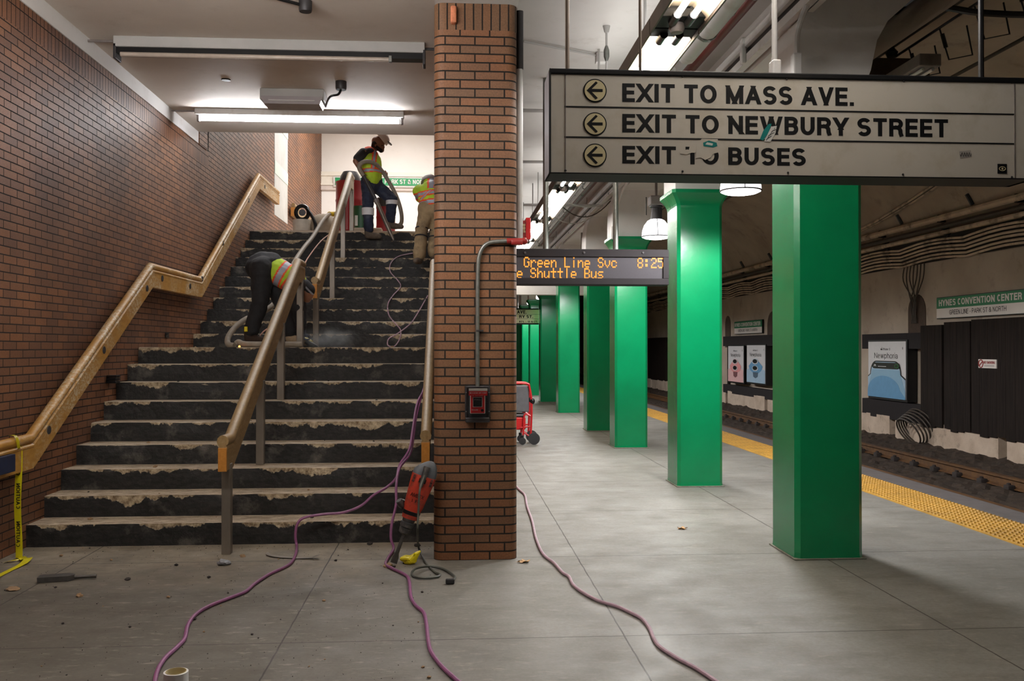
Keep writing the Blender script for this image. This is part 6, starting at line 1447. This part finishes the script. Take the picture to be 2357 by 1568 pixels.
crumple(559, 1282, .02, 'rubble_tan', 'rubble_chunk', 'brown chunk on the floor right of the front handrail post', 'rubble', .6, 7)
crumple(960, 1258, .028, 'rubble_dark', 'rubble_chunk', 'dark chunk against the bottom step beside the hammer cable', 'rubble', .6, 8)
crumple(851, 1254, .024, 'rubble_dark', 'rubble_chunk', 'dark chunk against the bottom step in mid width', 'rubble', .6, 11)
# metal strip lying by the bottom step
pts = [aZ(614, 1272, .01), aZ(622, 1278, .01), aZ(650, 1282, .008), aZ(690, 1284, .008), (aZ(715, 1283, .012)), aZ(735, 1278, .03)]
ribbon(smooth_path(pts, 4), (.2, 1, 0), 'steel_post', 'strip', thing('metal_strip', 'bent thin metal strip lying before the bottom step', 'strip', aZ(670, 1283, 0)), .05)
def leaf(px, py, s, ang, label, m='leaf_tan'):
    c = aZ(px, py, 0); pts = []
    for i in range(20):
        a = 2 * math.pi * i / 20; r = s * (.55 + .45 * abs(math.cos(2.5 * a))); pts.append((c.x + r * math.cos(a + ang), c.y + r * .8 * math.sin(a + ang), .006 + .012 * math.cos(a * 2) ** 2))
    mb = MB(); n = len(pts); vs = [V((c.x, c.y, .004))] + [V(p) for p in pts] + [V((c.x, c.y, .001))] + [V(p) - V((0, 0, .002)) for p in pts]
    mb.add(vs, [(0, 1 + i, 1 + (i + 1) % n) for i in range(n)] + [(n + 1, n + 2 + (i + 1) % n, n + 2 + i) for i in range(n)]); mb.tube([(c.x, c.y, .006), (c.x - s * 1.3 * math.cos(ang), c.y - s * 1.3 * math.sin(ang), .01)], .0015, 4)
    tag(mb.build('dry_leaf', m), label, 'leaf')
leaf(1206, 1295, .05, .3, 'tan dry leaf on the floor at the foot of the pier'); leaf(1570, 1218, .05, 1.2, 'tan dry leaf on open floor between pier and front column')
# scattered rubble, kinds repeated and copied
proto = None; rnd = random.Random(11)
for k in range(46):
    px, py = rnd.uniform(60, 990), 1262 + 300 * rnd.random() ** 2.6
    r = .005 + .011 * rnd.random() ** 2
    bm = bmesh.new(); bmesh.ops.create_icosphere(bm, subdivisions=1, radius=r)
    for v in bm.verts: v.co *= 1 + .4 * noise.noise(v.co * 160 + V((k, 0, 0))); v.co.z *= .6
    bm.verts.index_update(); c = aZ(px, py, r * .45); mb = MB(); mb.add([v.co + c for v in bm.verts], [[v.index for v in f.verts] for f in bm.faces]); bm.free()
    tag(mb.build('rubble_chip', 'rubble_dark' if rnd.random() < .6 else 'rubble_tan'), 'small rubble chip scattered on the floor in front of the stairs', 'rubble', 'rubble chips on the floor')
for i in range(20):                                   # chips left on the treads
    for k in range(3 if i < 9 else 1):
        x = rnd.uniform(-3.2, -.4); y = YS[i] + rnd.uniform(.08, .28); r = .006 + .018 * rnd.random() ** 2
        if abs(x - XC) < .12: x += .25
        bm = bmesh.new(); bmesh.ops.create_icosphere(bm, subdivisions=1, radius=r)
        for v in bm.verts: v.co *= 1 + .4 * noise.noise(v.co * 120 + V((i, k, 0))); v.co.z *= .5
        bm.verts.index_update(); c = V((x, y, RISE * (i + 1) + r * .3)); mb = MB(); mb.add([v.co + c for v in bm.verts], [[v.index for v in f.verts] for f in bm.faces]); bm.free()
        tag(mb.build('rubble_chip', 'rubble_dark' if rnd.random() < .6 else 'rubble_tan'), 'small rubble chip left lying on a stair tread', 'rubble', 'rubble chips on the steps')
mb = MB()
for k in range(900):
    px, py = rnd.uniform(-20, 1000), 1258 + 310 * rnd.random() ** 2; c = aZ(px, py, .0015); r = .0016 + .003 * rnd.random() ** 2
    a = rnd.random() * 6; mb.add([c + V((r * math.cos(a + q_), r * 1.0 * math.sin(a + q_), 0)) for q_ in (0, 2.1, 4.2)] + [c + V((0, 0, r))], [(0, 1, 3), (1, 2, 3), (2, 0, 3)])
tag(mb.build('grit', 'rubble_dark'), 'fine dark grit strewn over the floor before the stairs', 'grit', kind='stuff')
# black rubber blocks left against the wall edge of the steps
for (px, py, i, lab) in ((255, 905, 6, 'small stack of black blocks on the step edge by the wall'), (388, 773, 8, 'black socket plate on the brick wall above the landing edge')):
    c = aX(px, py, XW + .03)
    t = thing('rubber_block' if i == 6 else 'socket_plate', lab, 'block' if i == 6 else 'socket', (c.x, c.y, RISE * (i + 1)))
    for k in range(3 if i == 6 else 2):
        z = (RISE * 7 + k * .028) if i == 6 else c.z - .02 + k * .03
        MB().bevbox((XW + .002, c.y - .06 + .01 * k, z), (XW + (.1 if i == 6 else .02), c.y + .06, z + .024), .004).build('block', 'black_metal', t)
# pale dust cloud at the grinder
def dust():
    c = aY(752, 780, 10.6); t = NT('dust_volume'); nt = t.t
    for n_ in list(nt.nodes):
        if n_.type == 'BSDF_PRINCIPLED': nt.nodes.remove(n_)
    vol = nt.nodes.new('ShaderNodeVolumeScatter'); vol.inputs['Color'].default_value = (.95, .93, .9, 1)
    out = [n_ for n_ in nt.nodes if n_.type == 'OUTPUT_MATERIAL'][0]
    co = t.coord('Object'); mp = t.n('ShaderNodeVectorMath', operation='LENGTH'); sc = t.n('ShaderNodeMapping'); sc.inputs['Scale'].default_value = (1 / .46, 1 / .26, 1 / .17); sc.inputs['Location'].default_value = (0, 0, 0); t.l(co, sc.inputs[0]); t.l(sc.outputs[0], mp.inputs[0])
    fall = t.ramp(mp.outputs['Value'], 1.0, .2, 0, 1); nz = t.noise(co, 7, 4); d = t.math('MULTIPLY', t.math('MULTIPLY', fall, fall), t.ramp(nz, .38, .7)); t.l(t.math('MULTIPLY', d, 9.0), vol.inputs['Density']); t.l(vol.outputs[0], out.inputs['Volume'])
    MATS['dust'] = t.m
    mb = MB().sphere((c.x, c.y, c.z), 1, 0, 20, 12, (.46, .26, .17)); o = mb.build('dust_cloud', 'dust', None, (c.x, c.y, c.z)); tag(o, 'pale dust cloud drifting from the grinder over the landing edge', 'dust', kind='stuff')
dust()
